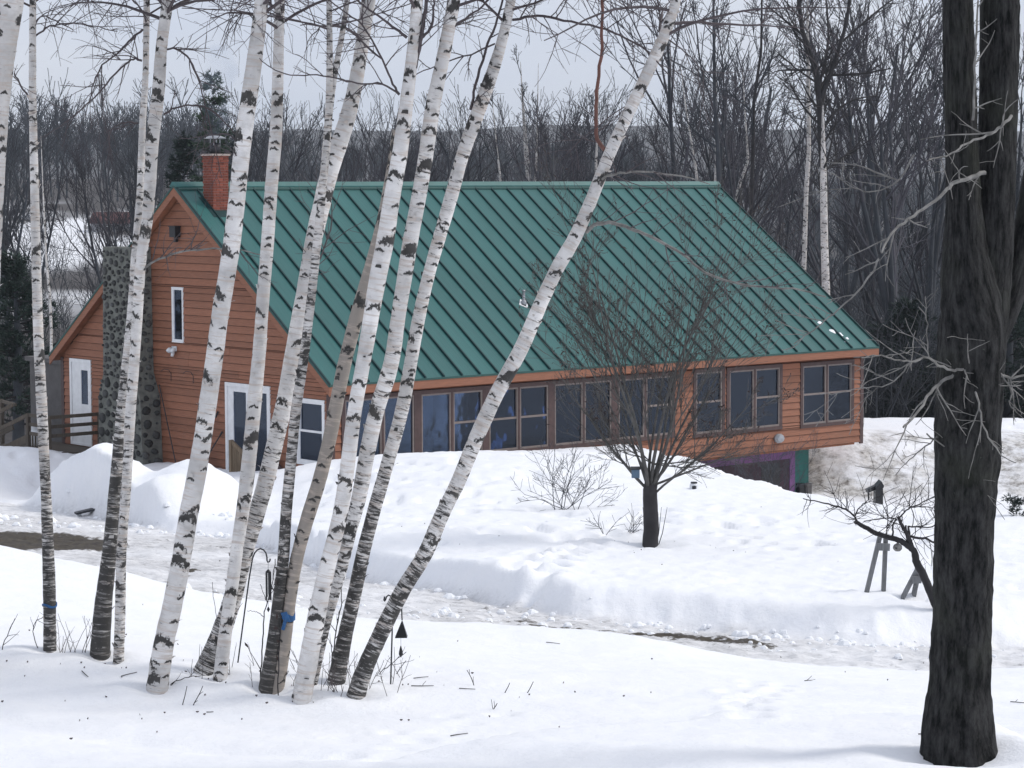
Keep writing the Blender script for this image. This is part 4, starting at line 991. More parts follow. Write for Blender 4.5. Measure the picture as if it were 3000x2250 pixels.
# ------------------------------------------------------------------ the foreground birches
BIRCH = 'white barked birches in the foreground clump'
birches = [
 # name, path (px, py, width), colour (stripe density, tan tint, rough base), label, crown branches, seed
 ('edge', [(-60, 1880, 76), (-52, 1400, 72), (-40, 1000, 66), (-28, 750, 62), (-14, 500, 58), (-4, 300, 62), (14, 130, 66), (36, 0, 70)], (.35, .3, .5), 'dim birch trunk cut by the left border of the photo', 8),
 ('b1', [(146, 1905, 36), (145, 1726, 37), (137, 1500, 33), (136, 1473, 30), (123, 1202, 32), (112, 976, 30), (105, 723, 28), (99, 452, 24), (95, 271, 22), (96, 0, 20)], (.75, .25, .8), 'slim lone birch with a faint blue band low on its trunk', 12),
 ('b2', [(292, 1926, 56), (302, 1771, 52), (319, 1636, 43), (331, 1500, 38), (345, 1338, 34), (356, 1202, 32), (372, 1066, 30), (388, 900, 28), (396, 750, 26), (402, 690, 25), (412, 560, 23), (414, 497, 22), (417, 362, 20), (427, 226, 18), (430, 0, 19)], (.85, .15, 1.0), 'birch with the blackest striped base, left trunk of the crossing pair', 8),
 ('b3', [(347, 1940, 30), (353, 1771, 31), (354, 1636, 30), (364, 1500, 27), (368, 1473, 28), (382, 1202, 32), (393, 1066, 31), (405, 886, 32), (412, 750, 31), (428, 680, 33), (436, 600, 34), (442, 497, 36), (446, 407, 38), (465, 271, 38), (472, 136, 33), (492, 0, 34)], (.55, .2, .55), 'birch with the narrow base, right trunk of the crossing pair', 14),
 ('b4', [(460, 2022, 62), (475, 1907, 59), (506, 1771, 58), (532, 1636, 56), (553, 1500, 56), (570, 1428, 57), (593, 1292, 53), (606, 1202, 53), (626, 1066, 51), (643, 931, 51), (667, 795, 50), (678, 723, 52), (694, 588, 49), (712, 407, 49), (739, 226, 47), (757, 90, 42), (767, 0, 39)], (.10, .05, .15), 'thick smooth white birch in front of the cedar gable', 8),
 ('b5', [(644, 1992, 40), (660, 1850, 38), (680, 1720, 37), (695, 1600, 37), (711, 1500, 38), (721, 1428, 43), (735, 1292, 43), (747, 1157, 42), (761, 1021, 39), (769, 886, 38), (783, 723, 38), (795, 542, 38), (808, 407, 37), (813, 271, 34), (816, 136, 31), (820, 0, 29)], (.22, .05, .2), 'white birch with dark eye scars in front of the glass door', 8),
 ('b6', [(598, 1970, 62), (628, 1907, 58), (678, 1771, 54), (710, 1636, 53), (753, 1500, 50), (775, 1428, 50), (807, 1292, 50), (839, 1157, 50), (861, 1021, 50), (886, 886, 47), (914, 723, 48), (945, 588, 52), (966, 497, 50), (1000, 407, 50), (1027, 316, 45), (1046, 226, 43), (1060, 136, 39), (1080, 0, 42)], (.45, .08, .75), 'leaning birch with fine black stripes and a cut slanting base', 8),
 ('b7', [(780, 2024, 46), (797, 1907, 37), (815, 1771, 36), (831, 1636, 34), (838, 1500, 34), (848, 1400, 32), (866, 1202, 31), (888, 1066, 28), (905, 930, 27), (920, 800, 25), (940, 600, 24), (955, 450, 23), (965, 316, 22), (966, 136, 18), (964, 0, 16)], (.95, .25, .9), 'thin dark striped birch with a blackened foot', 8),
 ('b8', [(808, 2020, 44), (832, 1907, 38), (846, 1771, 38), (868, 1636, 38), (905, 1500, 42), (931, 1428, 42), (965, 1292, 41), (990, 1160, 41), (1008, 1066, 41), (1032, 976, 42), (1056, 880, 38), (1085, 780, 34), (1120, 640, 28), (1146, 480, 22), (1157, 380, 15)], (.05, 1.0, .1), 'grey tan dead birch snag tied with a blue ribbon', 0),
 ('b9', [(883, 2055, 54), (909, 1907, 56), (934, 1771, 52), (964, 1636, 48), (988, 1550, 46), (1004, 1473, 45), (1022, 1338, 43), (1038, 1202, 42), (1064, 1066, 43), (1087, 931, 46), (1110, 795, 52), (1127, 723, 52), (1146, 588, 49), (1172, 452, 46), (1189, 316, 40), (1206, 181, 35), (1220, 45, 34), (1223, 0, 34)], (.08, .05, .12), 'brightest white birch, its foot lowest in the clump', 10),
 ('b10', [(914, 2004, 30), (942, 1881, 30), (962, 1791, 32), (983, 1731, 32), (1008, 1640, 36), (1027, 1550, 38), (1050, 1473, 45), (1073, 1338, 47), (1102, 1202, 46), (1149, 1066, 47), (1166, 931, 42), (1188, 795, 45), (1199, 723, 45), (1225, 588, 44), (1249, 452, 43), (1266, 316, 44), (1296, 181, 40), (1314, 90, 38), (1331, 0, 38)], (.6, .12, .5), 'birch with a black ring around it just above the snow line of the house', 10),
 ('b11', [(985, 2000, 50), (994, 1942, 47), (1020, 1821, 42), (1041, 1731, 42), (1059, 1640, 41), (1081, 1550, 40), (1102, 1473, 40), (1141, 1338, 39), (1179, 1202, 41), (1203, 1066, 39), (1226, 931, 39), (1258, 795, 36), (1279, 723, 38), (1319, 588, 40), (1355, 452, 38), (1405, 316, 42), (1438, 226, 37), (1468, 136, 32), (1498, 0, 28)], (.70, .12, .95), 'knotty birch with a black base beside the leaning trunk', 10),
 ('b12', [(1043, 2040, 54), (1061, 1972, 49), (1104, 1881, 48), (1147, 1791, 48), (1194, 1700, 46), (1243, 1636, 47), (1296, 1500, 45), (1337, 1428, 43), (1391, 1292, 47), (1452, 1157, 45), (1529, 1021, 45), (1585, 886, 42), (1649, 750, 42), (1674, 723, 42), (1732, 588, 37), (1784, 452, 36), (1848, 316, 36), (1913, 181, 37), (1953, 90, 33), (1983, 0, 30)], (.62, .10, .85), 'most steeply leaning birch crossing in front of the roof', 10),
]
bdata = {}
brs = random.Random(21)
for name, path, col, label, nb in birches:
    px, py, _ = path[0]
    b = hit(px, py) if name != 'edge' else np.array([*at(px, py, 19.0)])
    d = float(b[1]); root = empty('birch_tree', tuple(b)); tag(root, label, 'birch', BIRCH)
    d1 = d + brs.uniform(-.25, .35)
    o, Cs, Rs, t, org = bark_trunk('trunk', path, d, d1, M['birch'], root, col, extra=0.0 if name == 'b8' else 3.2, flare=.10, seed=len(bdata) + 2, origin=b)
    bdata[name] = (root, Cs, Rs, b, d1)
    if name == 'b7': bark_trunk('fork_stem', [(966, 330, 18), (970, 290, 18), (978, 226, 18), (996, 136, 17), (1010, 60, 16), (1018, 0, 15)], d1, d1 + .1, M['birch'], root, col, extra=2.2, seed=91, k=10, origin=b, vo=5.0)
    # curls of loose bark
    m = MB(); r = random.Random(len(bdata) * 5)
    for _ in range(40):
        i = r.randrange(8, len(Cs) - 40); a = r.uniform(0, 6.28); ax = norm(Cs[i + 1] - Cs[i]); s1 = norm(np.cross(ax, [math.cos(a), math.sin(a), .1])); s2 = np.cross(ax, s1)
        c = Cs[i] - b + s1 * Rs[i] * .99; wd, ht = r.uniform(.01, .03), r.uniform(.008, .028); lift = r.uniform(.004, .022)
        n0 = len(m.V); q = [c - s2 * wd - ax * ht * .3, c + s2 * wd - ax * ht * .2, c + s2 * wd * .9 + ax * ht + s1 * lift, c - s2 * wd * .7 + ax * ht * .8 + s1 * lift * .7, c + s2 * wd * .5 + ax * ht * 1.1 + s1 * lift * 1.7]
        m.V += [tuple(v) for v in q]; m.F += [[n0, n0 + 1, n0 + 2, n0 + 3], [n0 + 3, n0 + 2, n0 + 4]]
    pe = m.build('peeling_bark', M['birch'], root); pe['kind'] = 'stuff'; pe.color = (.5, .4, .3, 1)
    # branches in the upper part and above the frame
    lines = []; r = random.Random(len(bdata) * 7 + 1); n = len(Cs)
    if nb:
        for k in range(int(nb * 1.5) + 8):
            vis = k < nb * 1.5
            fr = r.uniform(.60, .80) if vis else r.uniform(.80, .985)
            i = min(int(fr * n), n - 2); ang = r.uniform(0, 6.28)
            dr = np.array([math.cos(ang), math.sin(ang) * .8, r.uniform(.15, .8)])
            L = r.uniform(.7, 1.7)
            P, R = stick(Cs[i], dr, L, min(.016, Rs[i] * .35), .004, 9, r, .14, -.035)
            lines.append((P, R)); twigs_on(lines, P, R, 8, .6, r, 2, .03, rr=.0030)
    bdata[name] += (lines,)

def limb(name, pts, w0, w1, ntw=6, tl=.5, droop=.03, dd=0.0, mat=None, rr=.0030):
    root, Cs, Rs, b, d1, lines = bdata[name]
    P, R = px_branch(pts, d1, w0, w1, d1 + dd, seed=len(lines)); R = np.maximum(R, .0025)
    if mat:
        o = link('branch', tubes_mesh('branch', [(P - b, R)], 6), root, mat)
    else: lines.append((P, R))
    twigs_on(lines, P, R, int(ntw * 1.5), tl, random.Random(len(lines) + 3), 2, droop, rr=rr)
# limbs that read clearly in the photograph
limb('b11', [(1502, 58), (1574, 43), (1646, 59), (1760, 79), (1836, 113), (1900, 150), (1960, 220)], 11, 4, 9, .6, .03, -.6)
limb('b11', [(1450, 128), (1380, 160), (1300, 185), (1222, 215), (1180, 260)], 7, 3, 5, .4)
limb('b11', [(1378, 322), (1393, 253), (1420, 149), (1452, 72), (1475, -10)], 9, 6, 3, .4)
limb('b9', [(1170, 276), (1145, 235), (1113, 154), (1063, 72), (1000, 27), (930, -20)], 9, 4, 6, .5)
limb('b9', [(1192, 110), (1163, 86), (1113, 50), (1045, 0)], 11, 6, 4, .5)
limb('b9', [(1170, 278), (1122, 242), (1059, 246), (1000, 235), (930, 218), (850, 225), (790, 200), (760, 170)], 7, 3, 6, .4)
limb('b9', [(1216, 200), (1232, 120), (1242, 60), (1250, -10)], 15, 11, 3, .4)
limb('b9', [(1232, 112), (1262, 88), (1270, 30), (1272, -10)], 10, 6, 2, .3)
limb('b10', [(1318, 88), (1350, 62), (1400, 30), (1450, -15)], 11, 5, 4, .4)
limb('b12', [(1718, 680), (1746, 655), (1796, 651), (1845, 669), (1904, 692), (2000, 741), (2060, 800), (2180, 838), (2330, 845), (2420, 870)], 13, 4, 8, .55, .0, -.8, M['twig_pale'])
limb('b12', [(1746, 538), (1777, 515), (1814, 506), (1886, 502), (2000, 515), (2080, 540)], 9, 3, 5, .45, .02, -.5, M['twig_pale'])
limb('b12', [(1772, 440), (1748, 410), (1746, 330), (1750, 253), (1764, 136), (1764, 0), (1760, -60)], 13, 9, 6, .4, .0, .2, M['red_stem'])
limb('b12', [(1860, 300), (1800, 330), (1700, 410), (1640, 470)], 5, 2, 4, .5)
limb('b12', [(1945, 110), (2010, 150), (2080, 230)], 6, 3, 5, .5)
limb('b3', [(488, 145), (520, 140), (556, 172), (583, 235), (601, 307), (628, 420), (650, 520)], 8, 3, 7, .4, .06)
limb('b3', [(479, 335), (511, 314), (565, 307), (601, 312), (660, 355), (710, 420)], 8, 3, 5, .4, .04)
limb('b2', [(418, 86), (384, 113), (353, 149), (298, 190), (275, 240), (262, 300)], 8, 3, 8, .5, .05)
limb('b2', [(416, 178), (393, 170), (357, 194), (294, 267), (217, 343), (160, 380)], 8, 3, 8, .5, .05)
limb('b2', [(404, 361), (375, 355), (344, 366), (312, 389)], 7, 3, 4, .35, .05)
limb('b1', [(104, 105), (145, 75), (217, 68), (271, 75), (344, 92)], 7, 3, 6, .5, .05)
limb('b1', [(88, 100), (120, 40), (160, 60), (215, 88)], 6, 3, 4, .5, .05)
limb('b1', [(92, 300), (60, 250), (42, 215)], 7, 5, 2, .3)
limb('b3', [(420, 790), (450, 765), (520, 740), (600, 728), (700, 730), (800, 755)], 8, 3, 7, .45, .0, -.3, M['twig_pale'])
limb('b4', [(700, 480), (690, 400), (650, 390), (590, 400), (520, 408)], 7, 2, 5, .4, .04)
limb('b6', [(880, 840), (940, 760), (980, 640), (960, 560)], 6, 3, 6, .5, -.02)
for name, (root, Cs, Rs, b, d1, lines) in bdata.items():
    if lines: link('crown', tubes_mesh('crown', [(P - b, R) for P, R in lines], 4), root, M['birch_twig'])

# ribbons tied round two trunks
def ribbon(bn, py, label, wide):
    root, Cs, Rs, b, d1, _ = bdata[bn]
    zs = [at(0, py, d1)[2], ]; i = int(np.argmin(np.abs(Cs[:, 2] - zs[0]))); c = Cs[i]; R = Rs[i] * 1.07
    t = empty('ribbon', tuple(c)); tag(t, label, 'ribbon', None); m = MB(); k = 20
    for j in range(k):
        a0, a1 = 2 * math.pi * j / k, 2 * math.pi * (j + 1) / k; w0 = wide * (1 + .25 * math.sin(3 * a0)); w1 = wide * (1 + .25 * math.sin(3 * a1)); o0 = .012 * math.sin(2 * a0); o1 = .012 * math.sin(2 * a1)
        n0 = len(m.V)
        for rr in (R, R + .006):
            m.V += [(rr * math.cos(a0), rr * math.sin(a0), o0 - w0), (rr * math.cos(a1), rr * math.sin(a1), o1 - w1), (rr * math.cos(a1), rr * math.sin(a1), o1 + w1), (rr * math.cos(a0), rr * math.sin(a0), o0 + w0)]
        m.F += [[n0 + 4, n0 + 5, n0 + 6, n0 + 7], [n0 + 3, n0 + 2, n0 + 6, n0 + 7], [n0, n0 + 1, n0 + 5, n0 + 4]]
    m.build('band', M['blue'], t)
    if wide > .02:
        MB().hexa([(-.02, -R - .03, -.02), (.03, -R - .03, -.03), (.03, -R - .01, -.03), (-.02, -R - .01, -.02), (-.05, -R - .02, .04), (.0, -R - .03, .05), (.0, -R - .01, .05), (-.05, -R - .0, .04)]).build('knot', M['blue'], t)
        MB().hexa([(-.045, -R - .025, -.09), (-.02, -R - .02, -.10), (-.02, -R - .012, -.10), (-.045, -R - .015, -.09), (-.02, -R - .03, .0), (.01, -R - .03, .0), (.01, -R - .015, .0), (-.02, -R - .015, .0)]).build('tail', M['blue'], t)
ribbon('b8', 1800, 'bright blue ribbon knotted round the grey tan trunk', .026)
ribbon('b1', 1766, 'faint blue band tied round the slim lone birch', .009)

# ------------------------------------------------------------------ the big dark tree at the right
mb_ = hit(2815, 2215); md = float(mb_[1])
maple = empty('maple_tree', tuple(mb_)); tag(maple, 'huge dark tree trunk forking upward at the right', 'tree')
bark_trunk('trunk', [(2815, 2225, 205), (2808, 2130, 190), (2812, 2000, 172), (2820, 1800, 168), (2825, 1600, 172), (2832, 1400, 182), (2838, 1200, 190), (2846, 1050, 196), (2850, 930, 190), (2834, 820, 150), (2826, 700, 112), (2822, 600, 98), (2816, 400, 92), (2812, 200, 90), (2806, 0, 88)], md, md, M['maple'], maple, (.5, .5, .5), extra=5, flare=.16, seed=41, k=44, rough=.11, origin=mb_)
bark_trunk('fork_stem', [(2868, 1200, 130), (2878, 1050, 128), (2890, 930, 126), (2902, 800, 122), (2910, 700, 118), (2916, 600, 114), (2922, 400, 110), (2926, 200, 110), (2930, 0, 110)], md + .05, md + .2, M['maple'], maple, (.5, .5, .5), extra=5, flare=0, seed=47, k=36, rough=.10, origin=mb_)
bark_trunk('side_limb', [(2900, 1010, 90), (2935, 930, 84), (2965, 860, 80), (2990, 760, 78), (3020, 600, 74), (3060, 350, 70), (3100, 0, 66)], md + .1, md + .6, M['maple'], maple, (.5, .5, .5), extra=4, flare=0, seed=49, k=16, rough=.08, origin=mb_)
ml = []; rr_ = random.Random(77)
def mlimb(pts, w0, w1, n=5, tl=.45, dd=0.0, droop=.0):
    P, R = px_branch(pts, md - .1, w0, w1, md - .1 + dd, seed=len(ml)); R = np.maximum(R, .0025); ml.append((P, R)); twigs_on(ml, P, R, n, tl, rr_, 2, droop, (35, 75), .0032)
Z6 = lambda l: [(2000 + x / 2.212, 750 + y / 2.212) for x, y in l]
Z3 = lambda l: [(2000 + x / 2.212, y / 2.212) for x, y in l]
mlimb(Z6([(1900, 725), (1830, 735), (1740, 745), (1640, 700), (1590, 650), (1480, 690), (1380, 670), (1250, 640), (1160, 660)]), 10, 3, 9, .35, -.5)
mlimb(Z6([(1830, 745), (1700, 800), (1620, 860), (1560, 960), (1480, 1060), (1430, 1110)]), 12, 6, 5, .35, -.4)
mlimb(Z6([(1840, 740), (1890, 850), (1920, 960), (1940, 1080), (1990, 1200), (2070, 1300), (2160, 1340)]), 8, 3, 4, .3, -.4)
mlimb(Z6([(1600, 660), (1580, 560), (1590, 400), (1530, 330)]), 5, 3, 4, .3)
mlimb(Z6([(1480, 690), (1390, 800), (1300, 850), (1170, 850), (1000, 900), (870, 885)]), 5, 2, 5, .3)
mlimb(Z3([(1960, 1120), (1850, 1150), (1750, 1190), (1700, 1240), (1560, 1360), (1430, 1440), (1330, 1540), (1290, 1640)]), 14, 6, 6, .4, -.6)
mlimb(Z6([(1270, 20), (1225, 110), (1140, 230), (1030, 330), (920, 420), (820, 500), (720, 570)]), 7, 3, 7, .35, -.2)
mlimb(Z3([(2130, 750), (2050, 840), (1950, 890), (1830, 930), (1750, 1000), (1600, 1030)]), 10, 4, 6, .4, -.6)
mlimb(Z3([(1880, 780), (1890, 500), (1900, 200), (1915, 0)]), 9, 5, 4, .3)
mlimb(Z6([(1650, 1170), (1550, 1260), (1440, 1340), (1380, 1420)]), 5, 2, 5, .3)
mlimb(Z6([(1580, 1150), (1700, 1230), (1830, 1370), (1960, 1500)]), 5, 2, 3, .3)
mlimb(Z3([(1500, 1000), (1400, 1180), (1250, 1250), (1110, 1230), (970, 1120)]), 6, 2, 6, .4)
mlimb(Z6([(2050, 750), (2120, 850), (2140, 900), (2110, 960), (2160, 1000)]), 6, 3, 3, .3)
mlimb(Z6([(2060, 780), (2140, 790), (2230, 770)]), 9, 6, 3, .3)
link('branches', tubes_mesh('branches', [(P - mb_, R) for P, R in ml], 5), maple, M['twig_pale'])
out = []
for k in range(6):
    P0 = at([2800, 2930, 3090][k % 3], -250 - 90 * k, md + .2); a = rr_.uniform(0, 6.28)
    grow(out, P0, (math.cos(a) * .7, math.sin(a) * .7, .8), 3.2, .035, 0, rr_, [dict(kids=6, n=6, wob=.12, t0=.25), dict(kids=5, n=4, wob=.15, t0=.2), dict(kids=0, n=3, wob=.15, rmin=.004)])
link('crown', tubes_mesh('crown', [(P - mb_, R) for l, P, R in out], 4), maple, M['twig_dark'])

# ------------------------------------------------------------------ yard tree, shrub, crooked apple tree
def leaf_dashes(lines, r, n, ln=.05, wd=.008):              # narrow dry leaves still hanging on the twigs
    V, F = [], []
    for _ in range(n):
        P, R = lines[r.randrange(len(lines))]; i = r.randrange(max(1, len(P) // 2), len(P)); c = P[i]
        d = norm(rvec(r) + np.array([0, 0, .5])); s = norm(np.cross(d, rvec(r))); L = ln * r.uniform(.6, 1.5); w_ = wd * r.uniform(.7, 1.4)
        n0 = len(V); V += [c, c + d * L * .5 + s * w_, c + d * L, c + d * L * .5 - s * w_, c + d * L * .5 + np.cross(d, s) * w_ * .5]
        F += [[n0, n0 + 1, n0 + 4], [n0 + 1, n0 + 2, n0 + 4], [n0 + 2, n0 + 3, n0 + 4], [n0 + 3, n0, n0 + 4]]
    me = bpy.data.meshes.new('dry_leaves'); me.from_pydata([tuple(v) for v in V], [], F); return me
b = hit(1905, 1600, 28, 60); yd = float(b[1])
yt = empty('yard_tree', tuple(b)); tag(yt, 'small vase shaped bare tree standing alone in the snowy yard', 'tree')
P, R = px_branch([(1905, 1625), (1905, 1600), (1908, 1540), (1905, 1480), (1903, 1440), (1908, 1415)], yd, 50, 40)
link('trunk', tubes_mesh('trunk', [(P - b, R)], 10), yt, M['twig_dark'])
r = random.Random(101); out = []
cfg = [dict(kids=7, t0=.2, ang=(14, 40), len=.50, wob=.11, trop=.05, n=9, taper=.16, rk=.42, rmin=.005),
       dict(kids=7, t0=.15, ang=(14, 40), len=.52, wob=.11, trop=.07, n=6, taper=.35, rk=.6, rmin=.004),
       dict(kids=4, t0=.1, ang=(15, 45), len=.55, wob=.14, trop=.06, n=4, taper=.5, rk=.7, rmin=.003),
       dict(kids=0, wob=.15, trop=.05, n=3, taper=.6, rmin=.0028)]
top = at(1905, 1415, yd)
mains = [((1690, 720), .020), ((1640, 900), .018), ((1600, 1060), .018), ((1780, 640), .024), ((1880, 700), .026), ((1960, 660), .024), ((2080, 760), .022), ((2190, 850), .02), ((2260, 980), .02), ((2230, 1110), .02), ((2180, 1280), .016), ((1700, 1180), .018), ((1850, 820), .022), ((2020, 900), .02)]
for k, ((px, py), r0) in enumerate(mains):
    tgt = at(px, py, yd + r.uniform(-.9, .9)); dv_ = tgt - top; L = np.linalg.norm(dv_)
    d0 = norm(dv_ / L + np.array([0, 0, -.10]))
    grow(out, top + rvec(r) * .035 - UPV * r.uniform(.05, .28), d0, L * .96, r0 * 1.3, 0, r, cfg)
for (px, py) in ((2120, 1400), (2140, 1440), (2030, 1390), (1760, 1300), (1700, 1330)):
    tgt = at(px, py, yd + r.uniform(-.6, .3)); s0 = at(1915, 1360, yd); dv_ = tgt - s0
    grow(out, s0, norm(dv_ + np.array([0, 0, .3])), np.linalg.norm(dv_), .012, 1, r, cfg)
LN = [(P - b, R) for l, P, R in out]
link('crown', tubes_mesh('crown', LN, 4), yt, M['twig_yard'])
tw = [(P - b, R) for l, P, R in out if l >= 2 and P[-1][2] > b[2] + 1.6]
link('dry_leaves', leaf_dashes(tw, r, 2200, .07, .009), yt, M['dry'])['kind'] = 'stuff'
LN = [(np.array([b + (np.array([.04 + .03 * k, .02 * k, -.1])) for _ in range(1)] + [b + np.array([.06 + .05 * k + .02 * j * k, 0, .2 * j]) for j in range(1, 4)]) - b, np.array([.007, .006, .005, .003])) for k in (-1.6, 1, 1.8)]
link('suckers', tubes_mesh('suckers', LN, 4), yt, M['twig'])

bs = hit(1660, 1492, 28, 60); sh = empty('bare_shrub', tuple(bs)); tag(sh, 'low bare shrub poking from the snow left of the yard tree', 'shrub')
out = []; r = random.Random(9)
scfg = [dict(kids=6, t0=.2, ang=(25, 60), len=.55, wob=.12, trop=.02, n=6, taper=.35, rk=.65, rmin=.004), dict(kids=5, t0=.2, ang=(25, 60), len=.5, wob=.2, trop=.03, n=4, taper=.5, rk=.7, rmin=.0035), dict(kids=0, wob=.2, n=3, taper=.6, rmin=.003)]
for px, py in ((1560, 1340), (1600, 1310), (1650, 1330), (1700, 1330), (1740, 1380), (1780, 1420), (1800, 1460), (1720, 1430), (1530, 1450), (1640, 1400)):
    t_ = at(px, py, float(bs[1]) + r.uniform(-.5, .5)); s0 = bs + np.array([r.uniform(-.25, .35), r.uniform(-.2, .2), -.1]); grow(out, s0, norm(t_ - s0), np.linalg.norm(t_ - s0), .009, 0, r, scfg)
link('stems', tubes_mesh('stems', [(P - bs, R) for l, P, R in out], 4), sh, M['twig'])
bs = hit(1800, 1560, 28, 60); sh = empty('bare_shrub', tuple(bs)); tag(sh, 'snow buried shrub tips just beside the yard tree trunk', 'shrub')
out = []
for k in range(8):
    s0 = bs + np.array([r.uniform(-.4, .4), r.uniform(-.3, .3), -.1]); grow(out, s0, np.array([r.uniform(-1, 1), r.uniform(-.5, .5), .6]), .5, .006, 1, r, scfg)
link('stems', tubes_mesh('stems', [(P - bs, R) for l, P, R in out], 4), sh, M['twig'])

R7 = lambda l: [(2250 + x / 3.016, 1250 + y / 3.016) for x, y in l]
ba = hit(2750, 1785, 26, 60); ad_ = float(ba[1])
ap = empty('apple_tree', tuple(ba)); tag(ap, 'crooked leaning bare apple tree by the grey sawhorse frames', 'tree')
P, R = px_branch([(2752, 1800)] + R7([(1490, 1590), (1440, 1480), (1370, 1300), (1310, 1210), (1300, 1110), (1240, 1050), (1150, 1000), (1040, 975), (930, 930), (860, 890), (790, 850), (765, 838)]), ad_, 26, 11)
R[:20] *= np.linspace(1.0, 1.1, 20)
link('trunk', tubes_mesh('trunk', [(P - ba, R)], 8), ap, M['twig_dark'])
al = []; r = random.Random(31)
def alimb(pts, w0, w1, n, dd=0, tl=.5):
    P, R = px_branch(R7(pts), ad_, w0, w1, ad_ + dd, seed=len(al)); al.append((P - ba, np.maximum(R, .003)))
    L2 = []; twigs_on(L2, P, R, n, tl, r, 2, -.06, (35, 75), .0035); al.extend([(p - ba, q) for p, q in L2])
alimb([(795, 852), (760, 785), (690, 730), (560, 690), (450, 665), (310, 635)], 8, 3, 16, -.4)
alimb([(770, 790), (800, 720), (880, 650)], 5, 3, 6)
alimb([(1275, 1085), (1240, 980), (1200, 900), (1150, 795)], 18, 9, 4)
alimb([(1225, 960), (1218, 870)], 8, 6, 0); alimb([(1255, 990), (1240, 875)], 8, 7, 0)
alimb([(1265, 970), (1330, 985), (1400, 985), (1510, 1045)], 9, 6, 6)
alimb([(1165, 800), (1240, 720), (1330, 690), (1500, 600)], 5, 3, 9, .3)
alimb([(1100, 965), (1110, 840), (1150, 810), (1000, 810), (850, 835)], 6, 3, 8)
alimb([(1245, 880), (1350, 890), (1430, 895), (1520, 850)], 5, 3, 8, .3)
alimb([(1040, 970), (1060, 850), (1050, 700), (1010, 560)], 4, 2, 8, .5)
alimb([(1240, 720), (1350, 700), (1480, 720)], 4, 2, 8)
link('crown', tubes_mesh('crown', al, 4), ap, M['twig_dark'])

# grey A-frame stands of the snowed-in picnic bench, hanging gourd
def stand(name, label, legs, bar_, d):
    g_ = hit(legs[0][1][0], legs[0][1][1], 26, 60); d = float(g_[1]); t = empty(name, tuple(g_)); tag(t, label, 'trestle')
    for (tx, ty), (bx, by), dd in legs:
        a, q = at(bx, by + 8, d + dd) - g_, at(tx, ty, d) - g_; q = q + norm(q - a) * .03
        MB().bar(a - norm(q - a) * .12, q, .075, .05).build('leg', M['greywood'], t)
    a, q = at(*bar_[0], d - .06) - g_, at(*bar_[1], d - .06) - g_
    MB().bar(a, q, .05, .09).build('crossbar', M['greywood'], t)
    return t
r7 = lambda x, y: (2250 + x / 3.016, 1250 + y / 3.016)
stand('trestle', 'taller grey wooden trestle frame standing in the snow', [(r7(985, 985), r7(865, 1465), 0), (r7(1040, 985), r7(1018, 1485), .15)], (r7(960, 1060), r7(1075, 1065)), 33)
stand('trestle', 'shorter grey wooden trestle frame under the crooked apple tree', [(r7(1310, 1280), r7(1175, 1515), 0), (r7(1325, 1310), r7(1272, 1540), .15)], (r7(1270, 1355), r7(1352, 1350)), 33)
gp = at(*r7(1145, 1068), ad_); go = empty('hanging_gourd', tuple(gp)); tag(go, 'round pale gourd birdhouse hanging from the crooked apple tree', 'birdhouse')
sr = 42 / 3.016 / 7005 * ad_
MB().lathe([(0.001, -sr * .85), (sr * .55, -sr * .75), (sr * .95, -sr * .3), (sr, 0.1 * sr), (sr * .8, sr * .55), (sr * .35, sr * .85), (sr * .12, sr * 1.0), (.004, sr * 1.15)], k=16).build('gourd', M['twig_pale'], go, True)
m = MB(); n0 = 0
m.lathe([(sr * .25, 0), (.0005, .006)], k=10); ho = m.build('entrance_hole', M['black'], go); ho.rotation_euler = (math.radians(78), 0, .5); ho.location = (-sr * .42, -sr * .90, .0)
MB().tube([(0, 0, sr * 1.0), (0, 0, sr * 1.6)], .004, 5).build('cord', M['iron'], go)

# black hooded garden smoker on the far side of the yard
sd_ = 45.6
ZR = gz(at(2570, 1462, sd_)[0], sd_); sp_ = np.array([at(2570, 1462, sd_)[0], sd_, ZR]); kx = sd_ / 7005
ct = empty('black_smoker', tuple(sp_)); tag(ct, 'black angular smoker with a side arm behind the snowbank', 'smoker')
h0 = at(2570, 1465, sd_)[2] - ZR; hh_ = lambda py: at(2570, py, sd_)[2] - ZR; ux = lambda px: (px - 2570) * kx
MB().prism([(ux(2559), -.1), (ux(2583), -.1), (ux(2584), hh_(1440)), (ux(2583), hh_(1425)), (ux(2562), hh_(1425))], 1, -.14, .14).build('body', M['black'], ct)
MB().prism([(ux(2561), hh_(1426)), (ux(2584), hh_(1427)), (ux(2586), hh_(1420)), (ux(2578), hh_(1407)), (ux(2570), hh_(1416))], 1, -.17, .17).build('hood', M['black'], ct)
MB().bar((ux(2565), 0, hh_(1426)), (ux(2538), -.05, hh_(1437)), .12, .07).build('arm', M['black'], ct)
MB().tube([(ux(2542), -.05, hh_(1438)), (ux(2544), -.05, hh_(1465))], .018, 6).build('strut', M['black'], ct)

